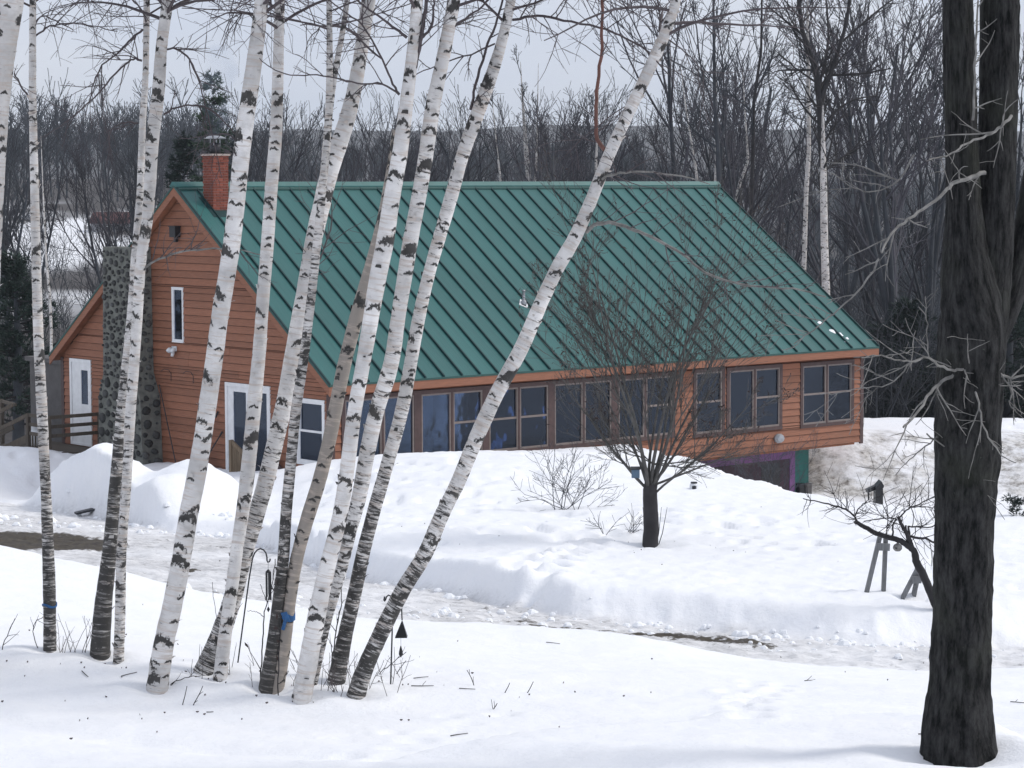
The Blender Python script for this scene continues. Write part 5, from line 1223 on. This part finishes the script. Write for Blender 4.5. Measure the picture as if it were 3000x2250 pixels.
# small lantern in the yard; box on the yard tree; plank by the snow mound
lp = hit(2033, 1432, 28, 70); la = empty('jar_lantern', tuple(lp)); tag(la, 'tiny glass jar lantern with dark lid in the yard snow', 'lantern')
MB().lathe([(.07, -.08), (.085, -.05), (.085, .08), (.06, .11)], k=12).build('jar', M['tankw'], la, True); MB().lathe([(.065, .11), (.065, .135), (.001, .14)], k=12).build('lid', M['black'], la); MB().lathe([(.04, -.02), (.045, .06), (.001, .075)], (0, -.075, 0), 8).build('candle', M['iron'], la)
bp = at(1862, 1386, yd - .15); bx = empty('nest_box', tuple(bp)); tag(bx, 'little blue grey nest box low in the yard tree', 'nest box')
MB().box(-.06, .06, -.05, .05, -.07, .06).build('box', simple('blue_grey_paint', (.08, .13, .19), .6), bx); MB().hexa([(-.075, -.07, .06), (.075, -.07, .06), (.075, .06, .075), (-.075, .06, .075), (-.075, -.07, .075), (.075, -.07, .075), (.075, .06, .095), (-.075, .06, .095)]).build('lid', M['black'], bx)
pp = hit(270, 1503, 30, 60); pl = empty('dark_plank', tuple(pp + np.array([0, 0, .03]))); tag(pl, 'dark board lying at the foot of the left snow mound', 'board')
MB().bar((-.32, -.12, -.02), (.30, .15, .10), .20, .04).build('board', M['iron'], pl)

# ------------------------------------------------------------------ shepherd hooks with chime and bell
RX = lambda x, y: (650 + x / 3.318, 1550 + y / 3.318)
hb = hit(697, 1942); hd = float(hb[1]); hk = empty('shepherd_hook', tuple(hb)); tag(hk, 'tall thin shepherd hook holding the wind chime', 'garden hook')
def pxs(l, d, o): return [tuple(at(*RX(x, y), d) - o) for x, y in l]
MB().tube(pxs([(150, 1350), (155, 1300), (200, 960), (235, 700), (265, 480), (285, 360), (298, 285), (320, 230), (345, 203), (375, 190), (405, 202), (428, 232), (438, 275), (438, 305), (447, 322), (460, 318), (468, 305), (470, 288)], hd, hb), .0065, 7).build('rod', M['iron'], hk, True)
MB().tube(pxs([(120, 1395), (125, 1335), (150, 1320), (175, 1340)], hd, hb), .006, 6).build('foot', M['iron'], hk)
cp = at(*RX(450, 322), hd); wc = empty('wind_chime', tuple(cp)); tag(wc, 'dark tubular wind chime hanging from the tall shepherd hook', 'wind chime')
L_c = lambda l: pxs(l, hd, cp); kk = hd / 7005 / 3.318
MB().tube(L_c([(450, 322), (450, 400)]), .002, 4).build('cord', M['iron'], wc)
zt = L_c([(450, 405)])[0][2]
MB().lathe([(.002, .014 + zt), (26 * kk, -.006 + zt), (26 * kk, -.014 + zt)], k=12).build('top_disc', M['black'], wc)
for j, (a, l0) in enumerate(((0.2, 690), (1.5, 640), (2.9, 690), (4.1, 655), (5.2, 685))):
    x, y = 22 * kk * math.cos(a), 22 * kk * math.sin(a); zb = L_c([(450, l0)])[0][2]
    MB().tube([(x, y, zt - .012), (x, y, zb)], .0062, 8).build('chime_tube', M['steel' if j == 1 else 'iron'], wc)
MB().tube(L_c([(450, 410), (452, 755)]), .0015, 4).build('clapper_cord', M['iron'], wc)
x0, _, z0 = L_c([(452, 780)])[0]; s_ = 30 * kk
MB().prism([(x0, z0 - s_), (x0 + s_ * .55, z0), (x0, z0 + s_), (x0 - s_ * .55, z0)], 1, -.003, .003).build('wind_sail', M['black'], wc)
hb2 = hit(1135, 1975); h2 = hb2[1] + 0.0
h2d = float(bdata['b12'][4]) + .35; xq = at(1140, 1900, h2d); hb2 = np.array([xq[0], h2d, gz(xq[0], h2d)]); hk2 = empty('shepherd_hook', tuple(hb2)); tag(hk2, 'double garden hook mostly hidden by the steeply leaning birch', 'garden hook')
P2 = lambda l: pxs(l, h2d, hb2)
MB().tube([(0, 0, -.3)] + P2([(1655, 1000), (1655, 760), (1652, 690), (1640, 650), (1618, 642), (1600, 660), (1590, 690), (1582, 700), (1576, 690), (1582, 655)]), .0065, 7).build('rod', M['iron'], hk2, True)
MB().tube(P2([(1654, 800), (1690, 740), (1725, 735), (1748, 770), (1750, 850), (1752, 885)]), .006, 6).build('bell_arm', M['iron'], hk2, True)
cb = at(*RX(1752, 890), h2d); be = empty('wind_bell', tuple(cb)); tag(be, 'black wedge shaped wind bell beside the leaning birch', 'wind bell')
B2 = lambda x, y: (lambda q: (q[0], q[2]))(pxs([(x, y)], h2d, cb)[0])
MB().hexa([(B2(1684, 1050)[0], -.05, B2(1684, 1050)[1]), (B2(1803, 1048)[0], -.05, B2(1803, 1048)[1]), (B2(1803, 1048)[0], .05, B2(1803, 1048)[1]), (B2(1684, 1050)[0], .05, B2(1684, 1050)[1]),
           (B2(1749, 890)[0], -.006, 0), (B2(1755, 890)[0], -.006, 0), (B2(1755, 890)[0], .006, 0), (B2(1749, 890)[0], .006, 0)]).build('bell', M['black'], be)
MB().tube(pxs([(1740, 1040), (1740, 1150)], h2d, cb), .002, 4).build('cord', M['steel'], be)
x0, z0 = B2(1740, 1195)
MB().lathe([(.001, z0 - .045), (.018, z0 - .02), (.014, z0 + .01), (.004, z0 + .05)], (x0, 0, 0), 10).build('clapper', M['iron'], be, True)

# ------------------------------------------------------------------ saplings, weeds and fallen sticks in the foreground snow
def sapling(pts, w0, w1, label, n=3, side=(), leaf=0, seed=0):
    r = random.Random(seed + 500); g_ = hit(*pts[0]); d = float(g_[1]); t = empty('sapling', tuple(g_)); tag(t, label, 'sapling', 'thin bare saplings among the birches')
    P, R = px_branch([(pts[0][0], pts[0][1] + 25)] + list(pts), d, w0, w1); L = [(P - g_, R)]
    for s_ in side:
        p, q = px_branch(s_, d, w1, w1 * .5); L.append((p - g_, np.maximum(q, .0022)))
    L2 = []; twigs_on(L2, P, R, n, .22, r, 1, -.03, (25, 50), .0026); L += [(p - g_, q) for p, q in L2]
    link('stem', tubes_mesh('stem', L, 5), t, M['twig_dark'])
    if leaf: link('dry_leaves', leaf_dashes(L, r, leaf, .05, .014), t, M['dry'])
sapling([RX(375, 1500), RX(385, 1250), RX(400, 1000), RX(402, 850), RX(445, 700), RX(490, 560), RX(518, 290)], 5, 2.5, 'tall sapling standing just in front of the wind chime', 4, [[RX(402, 855), RX(370, 820), RX(310, 800), RX(245, 795)], [RX(440, 720), RX(410, 640), RX(372, 535)]], 5, 1)
sapling([RX(545, 1620), RX(548, 1300), RX(565, 1000), RX(572, 820)], 4.5, 2.5, 'straight sapling in front of the blue ribboned trunk', 2, [[RX(548, 1505), RX(600, 1470), RX(630, 1390), RX(650, 1380)]], 5, 2)
sapling([RX(1065, 1330), RX(1090, 1130), RX(1125, 880), RX(1165, 720), RX(1160, 545)], 5, 2.5, 'sapling left of the knotty birch with a black base', 4, [[RX(1120, 890), RX(1160, 730), RX(1215, 670)], [RX(1075, 1150), RX(1030, 1060)]], 0, 3)
sapling([(640, 1985), (658, 1900), (680, 1790)], 4.5, 2, 'bent sapling crossing the slanting base of the leaning birch', 3, [[(655, 1905), (640, 1830), (625, 1760), (622, 1705)]], 0, 4)
sapling([(490, 2010), (540, 1985), (590, 1980)], 4, 2, 'low arching twig at the foot of the thick smooth birch', 2, [], 0, 5)
sapling([(112, 1900), (95, 1860), (100, 1820), (126, 1808)], 3, 2, 'hooped dry stalk left of the slim lone birch', 3, [], 0, 6)
sapling([(4, 1905), (25, 1850), (44, 1812)], 3.5, 2, 'forked stalk at the left border of the snow', 3, [], 0, 7)
sapling([(1108, 1976), (1140, 1950), (1190, 1910)], 3.5, 2, 'slanting stalk right of the steeply leaning birch', 3, [], 0, 8)
wl_ = []; r = random.Random(66)
for k in range(62):
    px = r.choice([r.uniform(160, 290), r.uniform(840, 1010), r.uniform(850, 1000), r.uniform(1020, 1180), r.uniform(560, 780)]); py = {True: 1912}.get(px < 300, 0) or (1985 + (px - 560) * .08 + r.uniform(-50, 25))
    g_ = hit(px, py); P, R = stick(g_ - UPV * .03, np.array([r.uniform(-.5, .5), r.uniform(-.3, .3), 1]), r.uniform(.12, .42), .0032, .0018, 5, r, .14); wl_.append((P, R)); twigs_on(wl_, P, R, r.randint(0, 3), .13, r, 1, 0, (25, 60), .002)
tag(link('dry_weeds', tubes_mesh('dry_weeds', wl_, 4), None, M['weed']), 'dry weed stalks standing in the snow round the birch feet', 'weeds', None, 'stuff')
STK = ['left one of two upright twigs below the thick smooth birch', 'right one of two upright twigs below the thick smooth birch', 'slanting twig on the snow below the crossing birch pair', 'twig lying just left of the feet of the crossing birch pair',
       'long flat stick right of the foot of the leaning birch', 'short stick lying just behind the long flat stick', 'horizontal stick farther right of the leaning birch', 'thin upright stalk beside the horizontal stick', 'tiny branching twig standing in the middle foreground snow',
       'slanting twig standing right of the tiny branching twig', 'stub of twig standing low in the middle foreground snow', 'lowest stick of all, lying near the bottom edge of the photo', 'twig lying just below the near lip of the driveway', 'flat stick alone on the snow between driveway and huge trunk',
       'stick lying left of the foot of the huge dark trunk', 'slanting stick close against the left side of the huge trunk', 'stick on the snow right of the huge dark trunk', 'slanting twig standing behind the black wind bell', 'tiny fleck of twig lying below the thick smooth birch']
for k, (px, py, a, L, v) in enumerate(((533, 2068, 75, .11, 1), (562, 2068, 70, .12, 1), (355, 1985, 35, .08, 0), (240, 1970, -60, .06, 0), (1205, 2012, 8, .14, 0), (1212, 1990, 25, .09, 0), (1345, 2020, 4, .10, 0), (1390, 2008, 100, .10, 1), (1475, 2030, 60, .07, 1), (1540, 2030, 62, .08, 1), (1440, 2078, 60, .05, 1), (1320, 2160, 25, .1, 0), (1600, 1885, -20, .12, 0), (2357, 1998, 3, .06, 0), (2690, 2155, -12, .09, 0), (2715, 2078, -45, .08, 0), (2960, 2060, -20, .11, 0), (1158, 1975, 62, .1, 1), (605, 2090, 5, .04, 0))):
    g_ = hit(px, py); t = math.radians(a); d = np.array([math.cos(t), .25, math.sin(t) if v else 0.04]); P, R = stick(g_ + UPV * (.012 if not v else -.02), d, L * (1.6 if v else 1.3), .0042, .0028, 4, r, .12)
    if not v:
        for i in range(len(P)): P[i][2] = gz(P[i][0], P[i][1]) + .008
        P[:, 1] += np.linspace(0, math.sin(t) * L * 3, len(P))
        for i in range(len(P)): P[i][2] = gz(P[i][0], P[i][1]) + .008
    L3 = [(P - g_, R)]
    if k % 3 == 1: twigs_on(L3, P - g_, R, 2, .07, r, 1, 0, (30, 50), .003)
    tag(link('stick', tubes_mesh('stick', L3, 5), None, M['twig_dark'], tuple(g_)), STK[k], 'stick', 'fallen sticks on the foreground snow')

# ------------------------------------------------------------------ the wood behind the house
frs = random.Random(2024)
tmpl = []; tall = []
for k in range(8):
    out = bare_tree_mesh(300 + k, 13.0, True, 4, [1.0, 1.15, .9, 1.0, 1.1, 1.0, .95, 1.05][k])
    tr, cr = split_tree(out); tm = tubes_mesh('trunk', tr, 6); cm = tubes_mesh('crown', cr, 3)
    mt = M['twig_red'] if k % 2 else M['twig']; tm.materials.append(M['twig']); cm.materials.append(mt); tmpl.append((tm, cm)); tall.append(max(v.co.z for v in cm.vertices))
def wood_tree(px, d, top_py, k, label, group):
    x = at(px, 600, d)[0]; z = gz(x, d); h = at(px, top_py, d)[2] - z
    return plant_tree('bare_tree', *tmpl[k], (x, d, z), frs.uniform(0, 6.28), h / tall[k], label, 'tree', group)
# skyline of vase shaped trees above the ridge
px = 640.0
while px < 2080:
    d = frs.uniform(92, 128); wood_tree(px, d, frs.uniform(175, 300) + (60 if 1000 < px < 1350 else 0) * frs.random(), frs.randrange(8), 'bare grey vase shaped tree behind the green ridge', 'bare trees along the skyline behind the roof'); px += frs.uniform(58, 92)
# taller wood to the right of the house, running out of the frame
for _ in range(12):
    px = frs.uniform(2020, 3120); d = frs.uniform(86, 150)
    wood_tree(px, d, frs.uniform(-250, 220), frs.randrange(8), 'tall bare grey tree in the dense wood right of the house', 'tall bare trees in the wood on the right')
for _ in range(9):
    px = frs.uniform(-80, 420); d = frs.uniform(85, 140)
    wood_tree(px, d, frs.uniform(230, 480), frs.randrange(8), 'dim bare tree beyond the left end of the house', 'bare trees beyond the left gable')

# two birches right behind the house and small white stems along the ridge
def back_tree(path, d, col, label, mat, seed, branches, crown_mat, cat='tree', n=26, tl=2.2):
    r = random.Random(seed); x = at(path[0][0], path[0][1], d)[0]; b_ = np.array([x, d, gz(x, d)])
    root = empty('bare_tree' if cat == 'tree' else 'birch_tree', tuple(b_)); tag(root, label, cat)
    p0 = (path[0][0], 546 + (EYE - b_[2]) / d * FPX, path[0][2] * 1.15)
    o, Cs, Rs, t, org = bark_trunk('trunk', [p0] + path, d, d, mat, root, col, extra=2.5, seed=seed, k=8, origin=b_)
    L = []
    for pts, w0, w1 in branches:
        P, R = px_branch(pts, d, w0, w1, d + r.uniform(-1, 1)); L.append((P - b_, R)); L2 = []; twigs_on(L2, P, R, 8, tl * .6, r, 2, -.05, (20, 50), .012); L += [(p - b_, q) for p, q in L2]
    for _ in range(n):
        i = r.randrange(int(len(Cs) * .55), len(Cs) - 3); o2 = []
        grow(o2, Cs[i], np.array([r.uniform(-1, 1), r.uniform(-1, 1), .8]), tl * r.uniform(.6, 1.2), max(.02, Rs[i] * .4), 0, r, [dict(kids=6, n=6, wob=.12, t0=.15, trop=.05, rmin=.012), dict(kids=4, n=4, wob=.14, t0=.1, trop=.05, rmin=.01), dict(kids=0, n=3, rmin=.009)])
        L += [(p - b_, q) for l, p, q in o2]
    link('crown', tubes_mesh('crown', L, 4), root, crown_mat)
    return root
back_tree([(2420, 860, 26), (2415, 700, 23), (2413, 550, 22)], 82, (.5, .2, .4), 'pale lower birch trunk half hidden behind the right rake', M['birch'], 61, [], M['twig_dark'], 'birch', 4)
back_tree([(2416, 545, 24), (2412, 480, 22), (2405, 400, 22), (2402, 300, 19), (2388, 200, 17), (2350, 90, 14), (2340, 0, 12)], 82.7, (.9, .9, .9), 'dark barked forked tree towering right of the roof ridge', M['twig_dark'], 62,
          [([(2405, 390), (2440, 330), (2500, 290), (2570, 280)], 9, 4), ([(2402, 300), (2440, 200), (2475, 90), (2490, 0)], 15, 10), ([(2398, 260), (2430, 120), (2420, 0)], 9, 6), ([(2384, 205), (2290, 205), (2270, 210)], 7, 3), ([(2410, 500), (2450, 480), (2500, 440)], 9, 5), ([(2470, 120), (2560, 40), (2640, -20)], 8, 4), ([(2350, 100), (2300, 60), (2240, 10)], 8, 4), ([(2440, 220), (2540, 215), (2610, 200)], 8, 4)], M['twig_dark'], 'tree', 30)
back_tree([(2352, 880, 15), (2358, 700, 15), (2362, 560, 14), (2370, 440, 13), (2368, 250, 12), (2366, 100, 9)], 84, (.35, .2, .4), 'slimmer whitish birch left of the dark forked tree', M['birch'], 63, [], M['twig'], 'birch', 10, 1.6)
back_tree([(2200, 640, 12), (2205, 450, 11), (2208, 300, 10), (2230, 150, 8), (2232, 0, 6)], 88, (.9, .9, .9), 'slender dark tree just past the ridge end', M['twig_dark'], 64, [([(2206, 330), (2160, 290), (2120, 260)], 6, 3), ([(2215, 260), (2260, 180), (2290, 60)], 6, 3)], M['twig'], 'tree', 14, 1.6)
back_tree([(2108, 640, 16), (2104, 450, 14), (2094, 300, 12), (2092, 150, 9), (2090, 0, 7)], 86, (.9, .9, .9), 'straight grey trunk rising at the ridge corner', M['twig'], 65, [([(2098, 430), (2040, 390), (2000, 340)], 7, 3)], M['twig'], 'tree', 22, 1.9)
for k, (path, lab) in enumerate((([(2150, 600, 9), (2170, 530, 9), (2192, 470, 8), (2188, 420, 6)], 'crooked little white birch beyond the right ridge end'), ([(2095, 560, 13), (2098, 500, 10), (2098, 420, 7)], 'stubby white birch stem at the ridge corner'),
        ([(2046, 560, 9), (2036, 480, 8), (2022, 400, 6)], 'slanting white stem near the right end of the ridge'), ([(1548, 555, 8), (1540, 470, 8), (1535, 390, 6)], 'left white birch of the trio above the mid ridge'), ([(1555, 560, 8), (1546, 460, 8), (1540, 395, 6)], 'middle white birch of the trio above the mid ridge'),
        ([(1566, 560, 8), (1571, 470, 7), (1573, 395, 5)], 'right white birch of the trio above the mid ridge'), ([(1470, 560, 6), (1462, 490, 6), (1455, 430, 4)], 'thin white stem left of the ridge trio'), ([(1746, 560, 8), (1746, 470, 8), (1748, 425, 6)], 'white stem right behind the leaning birch top'),
        ([(150, 960, 8), (145, 860, 8), (135, 760, 6), (130, 650, 5)], 'thin pale stem in the dark wood left of the gable'))):
    back_tree(path, 95 if k < 8 else 78, (.3, .2, .3), lab, M['birch'], 70 + k, [], M['twig'], 'birch', 3, 1.0)

# pine behind the chimney and evergreens
def conifer(label, name, cat, px, d, top, wpx, mat, seed, bare=.35, tiers=22, taper=.8):
    r = random.Random(seed); x = at(px, 600, d)[0]; z = gz(x, d); h = at(px, top, d)[2] - z; W = wpx / 2 * d / 7005; nsz = min(1.0, W / 1.4)
    t = empty(name, (x, d, z)); tag(t, label, cat); link('trunk', tubes_mesh('trunk', [(np.array([(0, 0, -.5), (0.05, 0, h * .5), (0, 0, h)]), np.array([.22, .14, .03]) * (nsz if nsz >= 1 else nsz * .18))], 8), t, M['twig'])
    V, F, L = [], [], []
    for i in range(tiers):
        f = bare + (1 - bare) * (i + .5) / tiers; rad = W * (1 - ((f - bare) / (1 - bare)) ** 1.4 * taper) * r.uniform(.8, 1.1)
        for a in range(6):
            an = r.uniform(0, 6.28); L0 = rad * r.uniform(.5, 1.1); base = np.array([0, 0, h * f + r.uniform(-.2, .2)]); tip = base + np.array([math.cos(an) * L0, math.sin(an) * L0, L0 * r.uniform(.0, .45)])
            L.append((np.array([base, (base + tip) / 2 - UPV * .05 * nsz, tip]), np.array([.035, .025, .012]) * max(.25, nsz)))
            for s in range(9):
                c = base + (tip - base) * r.uniform(.35, 1.05) + rvec(r) * .18 * nsz
                for q in range(7):
                    dv_ = norm(rvec(r) + np.array([math.cos(an), math.sin(an), .5])); ss = norm(np.cross(dv_, rvec(r))) * .028 * nsz; n0 = len(V); l = r.uniform(.18, .38) * nsz
                    V += [c - ss, c + ss, c + dv_ * l]; F.append([n0, n0 + 1, n0 + 2])
    link('branches', tubes_mesh('branches', L, 4), t, M['twig_dark'])
    me = bpy.data.meshes.new('needles'); me.from_pydata([tuple(v) for v in V], [], F); link('needles', me, t, mat)['kind'] = 'stuff'
    return t
conifer('bushy green pine rising behind the brick chimney', 'pine_tree', 'pine', 625, 100, 222, 145, M['needles'], 1, .62, 14, .55)
conifer('low dark evergreen top behind the left of the brick chimney', 'evergreen_tree', 'evergreen', 540, 110, 400, 170, M['needles_dark'], 2, .5, 14)
conifer('dark evergreen top behind the right of the brick chimney', 'evergreen_tree', 'evergreen', 700, 112, 375, 130, M['needles_dark'], 3, .5, 14)
conifer('dark spruce at the far left wood edge beside the deck', 'evergreen_tree', 'evergreen', 40, 80, 760, 330, M['needles_dark'], 4, .1, 22)
conifer('dark spruce at the right border behind the huge trunk', 'evergreen_tree', 'evergreen', 2960, 84, 800, 330, M['needles_dark'], 5, .1, 22)
conifer('broad dark spruce between the house corner and huge trunk', 'evergreen_tree', 'evergreen', 2660, 88, 900, 380, M['needles_dark'], 6, .1, 22)
conifer('small young spruce poking from the yard snow at the right border', 'evergreen_tree', 'evergreen', 2985, 40.5, 1470, 120, M['needles_dark'], 7, .1, 4)

# masses nobody could count: the hillside wood, the brush right and left of the house
def scatter(name, label, lines_sets, pts, mat):
    VV, QQ, n = [], [], 0; base = [tubes_np(l, 3) for l in lines_sets]
    for (x, y, z, s, rz, k) in pts:
        V, Q = base[k]; c, s_ = math.cos(rz), math.sin(rz); W = np.empty_like(V)
        W[:, 0] = (V[:, 0] * c - V[:, 1] * s_) * s + x; W[:, 1] = (V[:, 0] * s_ + V[:, 1] * c) * s + y; W[:, 2] = V[:, 2] * s + z
        VV.append(W.astype(np.float32)); QQ.append(Q + n); n += len(V)
    o = link(name, mesh_np(name, np.concatenate(VV), np.concatenate(QQ)), None, mat); tag(o, label, 'wood', None, 'stuff'); return o
small = []
for k in range(5):
    out = []; grow(out, (0, 0, 0), (0, 0, 1), 8, .10, 0, random.Random(900 + k), [dict(kids=11, t0=.2, ang=(20, 45), len=.5, wob=.06, n=4, rmin=.05, rk=.6), dict(kids=5, t0=.1, ang=(20, 45), len=.55, wob=.1, trop=.1, n=3, rmin=.035), dict(kids=0, n=2, rmin=.03)]); small.append([(P, R) for l, P, R in out])
pts = []
for _ in range(1150):
    y = frs.uniform(165, 520) ** 1.0; x = frs.uniform(-.27, .27) * y
    if 160 < y < 245 and x / y < -.11 and frs.random() < .9: continue
    pts.append((x, y, gz(x, y), frs.uniform(.8, 1.35), frs.uniform(0, 6.28), frs.randrange(5)))
scatter('hillside_wood', 'grey leafless wood covering the valley side behind the house', small, pts, M['twig'])
brush = []
for k in range(5):
    out = []; r = random.Random(950 + k)
    for j in range(3): grow(out, (r.uniform(-.5, .5), r.uniform(-.5, .5), 0), (r.uniform(-.4, .4), r.uniform(-.4, .4), 1), r.uniform(2.4, 4.5), .03, 0, r, [dict(kids=8, t0=.1, ang=(20, 55), len=.55, wob=.12, n=5, rmin=.012, rk=.6), dict(kids=4, t0=.1, ang=(25, 55), len=.5, wob=.18, n=3, rmin=.011), dict(kids=0, n=2, rmin=.01)])
    brush.append([(P, R) for l, P, R in out])
pts = []
for _ in range(520):
    y = frs.uniform(80, 150); x = frs.uniform(.05, .27) * y; pts.append((x, y, gz(x, y), frs.uniform(.5, 1.25), frs.uniform(0, 6.28), frs.randrange(5)))
for _ in range(120):
    y = frs.uniform(82, 150); x = frs.uniform(-.25, -.11) * y; pts.append((x, y, gz(x, y), frs.uniform(.4, .95), frs.uniform(0, 6.28), frs.randrange(5)))
for _ in range(260):
    y = frs.uniform(84, 165); x = frs.uniform(-.13, .08) * y; pts.append((x, y, gz(x, y), frs.uniform(.8, 1.8), frs.uniform(0, 6.28), frs.randrange(5)))
scatter('brush', 'tangled grey brush filling the wood floor behind the house', brush, pts, M['twig'])
pts = []
# twiggy bush before the purple basement door
bq = hw(13.6, -0.6, 0); zq = gz(bq[0], bq[1]); out = []; r = random.Random(77)
bb = empty('bare_bush', (bq[0], bq[1], zq)); tag(bb, 'brown leafless bush before the purple framed basement door', 'bush')
for j in range(16): grow(out, (r.uniform(-1.2, 1.2), r.uniform(-.5, .5), 0), (r.uniform(-.6, .6), r.uniform(-.4, .4), 1), 1.9, .012, 0, r, scfg)
link('stems', tubes_mesh('stems', [(P, R) for l, P, R in out], 3), bb, M['twig'])

# far cottage in the snowy clearing on the left
fx, fy = at(335, 640, 200)[0], 200.0; fz = gz(fx, fy) - .4
fc = empty('far_cottage', (fx, fy, fz), .5); fc.scale = (.42, .42, .42); tag(fc, 'distant cottage with a brown roof in the snowy clearing', 'cottage')
MB().box(-4, 4, -3, 3, -1.5, 2.4).build('wall', M['farwall'], fc)
MB().prism([(-3.5, 2.3), (3.5, 2.3), (0, 4.6)], 0, -4.4, 4.4).build('roof', M['farroof'], fc)
for u in (-2.4, 0.2, 2.4):
    w_ = MB().box(u - .5, u + .5, -3.05, -2.98, .6, 1.8).build('window', M['white'], fc); MB().box(u - .4, u + .4, -3.07, -3.052, .7, 1.7).build('pane', M['chair'], w_)

# thin smoke from the flue
def smoke():
    m = bpy.data.materials.new('wood_smoke'); m.use_nodes = True; ns, ls = m.node_tree.nodes, m.node_tree.links; ns.clear()
    o = ns.new('ShaderNodeOutputMaterial'); v = ns.new('ShaderNodeVolumePrincipled'); tc = ns.new('ShaderNodeTexCoord')
    n = ns.new('ShaderNodeTexNoise'); n.inputs['Scale'].default_value = 1.6; n.inputs['Detail'].default_value = 3; ls.new(tc.outputs['Object'], n.inputs['Vector'])
    r_ = ramp(ns, ls, n.outputs['Fac'], (.42, 0.0), (.7, .55)); v.inputs['Color'].default_value = (.55, .68, .9, 1); ls.new(r_, v.inputs['Density']); ls.new(v.outputs[0], o.inputs['Volume'])
    c = hw((CU[0] + CU[1]) / 2, (CV[0] + CV[1]) / 2, CD + .5); mb = MB()
    mb.tube([(0, 0, 0), (.05, 0, .5), (-.05, .1, 1.0), (.15, .1, 1.6), (.1, .2, 2.2)], [.2, .32, .42, .5, .3], 10)
    ob = mb.build('smoke', m, None, True, c); tag(ob, 'faint blue smoke drifting from the brick chimney', 'smoke', None, 'stuff')
smoke()

# ------------------------------------------------------------------ thin winter haze
hm = bpy.data.materials.new('winter_haze'); hm.use_nodes = True; _n = hm.node_tree.nodes; _n.clear()
_o = _n.new('ShaderNodeOutputMaterial'); _v = _n.new('ShaderNodeVolumePrincipled'); _v.inputs['Color'].default_value = (0.82, 0.91, 1.0, 1); _v.inputs['Density'].default_value = 0.00024
hm.node_tree.links.new(_v.outputs[0], _o.inputs['Volume'])
hz = MB().box(-2700, 2700, -30, 1990, -40, 75).build('haze', hm); hz['kind'] = 'stuff'; hz['label'] = 'thin cold haze over the valley and hills'

# ------------------------------------------------------------------ ploughed clods and litter on the snow
cr_ = random.Random(404); V, F = [], []
def clod(x, y, s_):
    z = gz(x, y); n0 = len(V); k = 7
    for h, q in ((-.3, 1.0), (.25, .95), (.62, .55)):
        for i in range(k):
            a = 2 * math.pi * i / k; rr = s_ * q * cr_.uniform(.7, 1.15); V.append((x + rr * math.cos(a), y + rr * math.sin(a), z + s_ * h * cr_.uniform(.8, 1.15)))
    V.append((x, y, z + s_ * .72))
    for j in (0, 1):
        for i in range(k): F.append([n0 + j * k + i, n0 + j * k + (i + 1) % k, n0 + (j + 1) * k + (i + 1) % k, n0 + (j + 1) * k + i])
    for i in range(k): F.append([n0 + 2 * k + i, n0 + 2 * k + (i + 1) % k, n0 + 3 * k])
for _ in range(170):
    x = cr_.uniform(-9.5, 7.5); y = float(yf(x)) + cr_.gauss(-.12, .18); clod(x, y, abs(cr_.gauss(.0, .032)) + .015)
for _ in range(70):
    x = cr_.uniform(-10.5, -5.2); y = cr_.uniform(43.2, 45.8); clod(x, y, abs(cr_.gauss(0, .06)) + .02)
for _ in range(160):
    x = cr_.uniform(-5, 6); y = float(yn(x)) + cr_.uniform(2.2, 4.5); clod(x, y, abs(cr_.gauss(0, .03)) + .015)
me = bpy.data.meshes.new('snow_clods'); me.from_pydata(V, [], F); tag(link('snow_clods', me, None, M['snowlump']), 'ploughed snow clods strewn along the driveway edge and mounds', 'snow', None, 'stuff')
V, F = [], []
for k in range(130):
    if k < 80: x, y = cr_.gauss(-2.3, 1.6), cr_.gauss(18.6, 1.0)
    elif k < 95: x, y = cr_.gauss(2.2, 1.5), cr_.gauss(35.5, 1.3)
    else: x, y = cr_.uniform(-6, 7), cr_.uniform(15, 45)
    z = gz(x, y) + .006; a = cr_.uniform(0, 6.28); l, w_ = cr_.uniform(.005, .016), cr_.uniform(.0015, .004); n0 = len(V); c, s_ = math.cos(a), math.sin(a)
    for p, q, h in ((-l, -w_, 0), (l, -w_ * .6, .004), (l * .9, w_, .008), (-l * .8, w_ * .7, .006), (0, 0, -.012)): V.append((x + p * c - q * s_, y + p * s_ + q * c, z + h))
    F += [[n0, n0 + 1, n0 + 2, n0 + 3], [n0, n0 + 4, n0 + 1], [n0 + 1, n0 + 4, n0 + 2], [n0 + 2, n0 + 4, n0 + 3], [n0 + 3, n0 + 4, n0]]
me = bpy.data.meshes.new('bark_litter'); me.from_pydata(V, [], F); tag(link('bark_litter', me, None, M['weed']), 'flecks of bark and seed litter on the snow', 'litter', None, 'stuff')
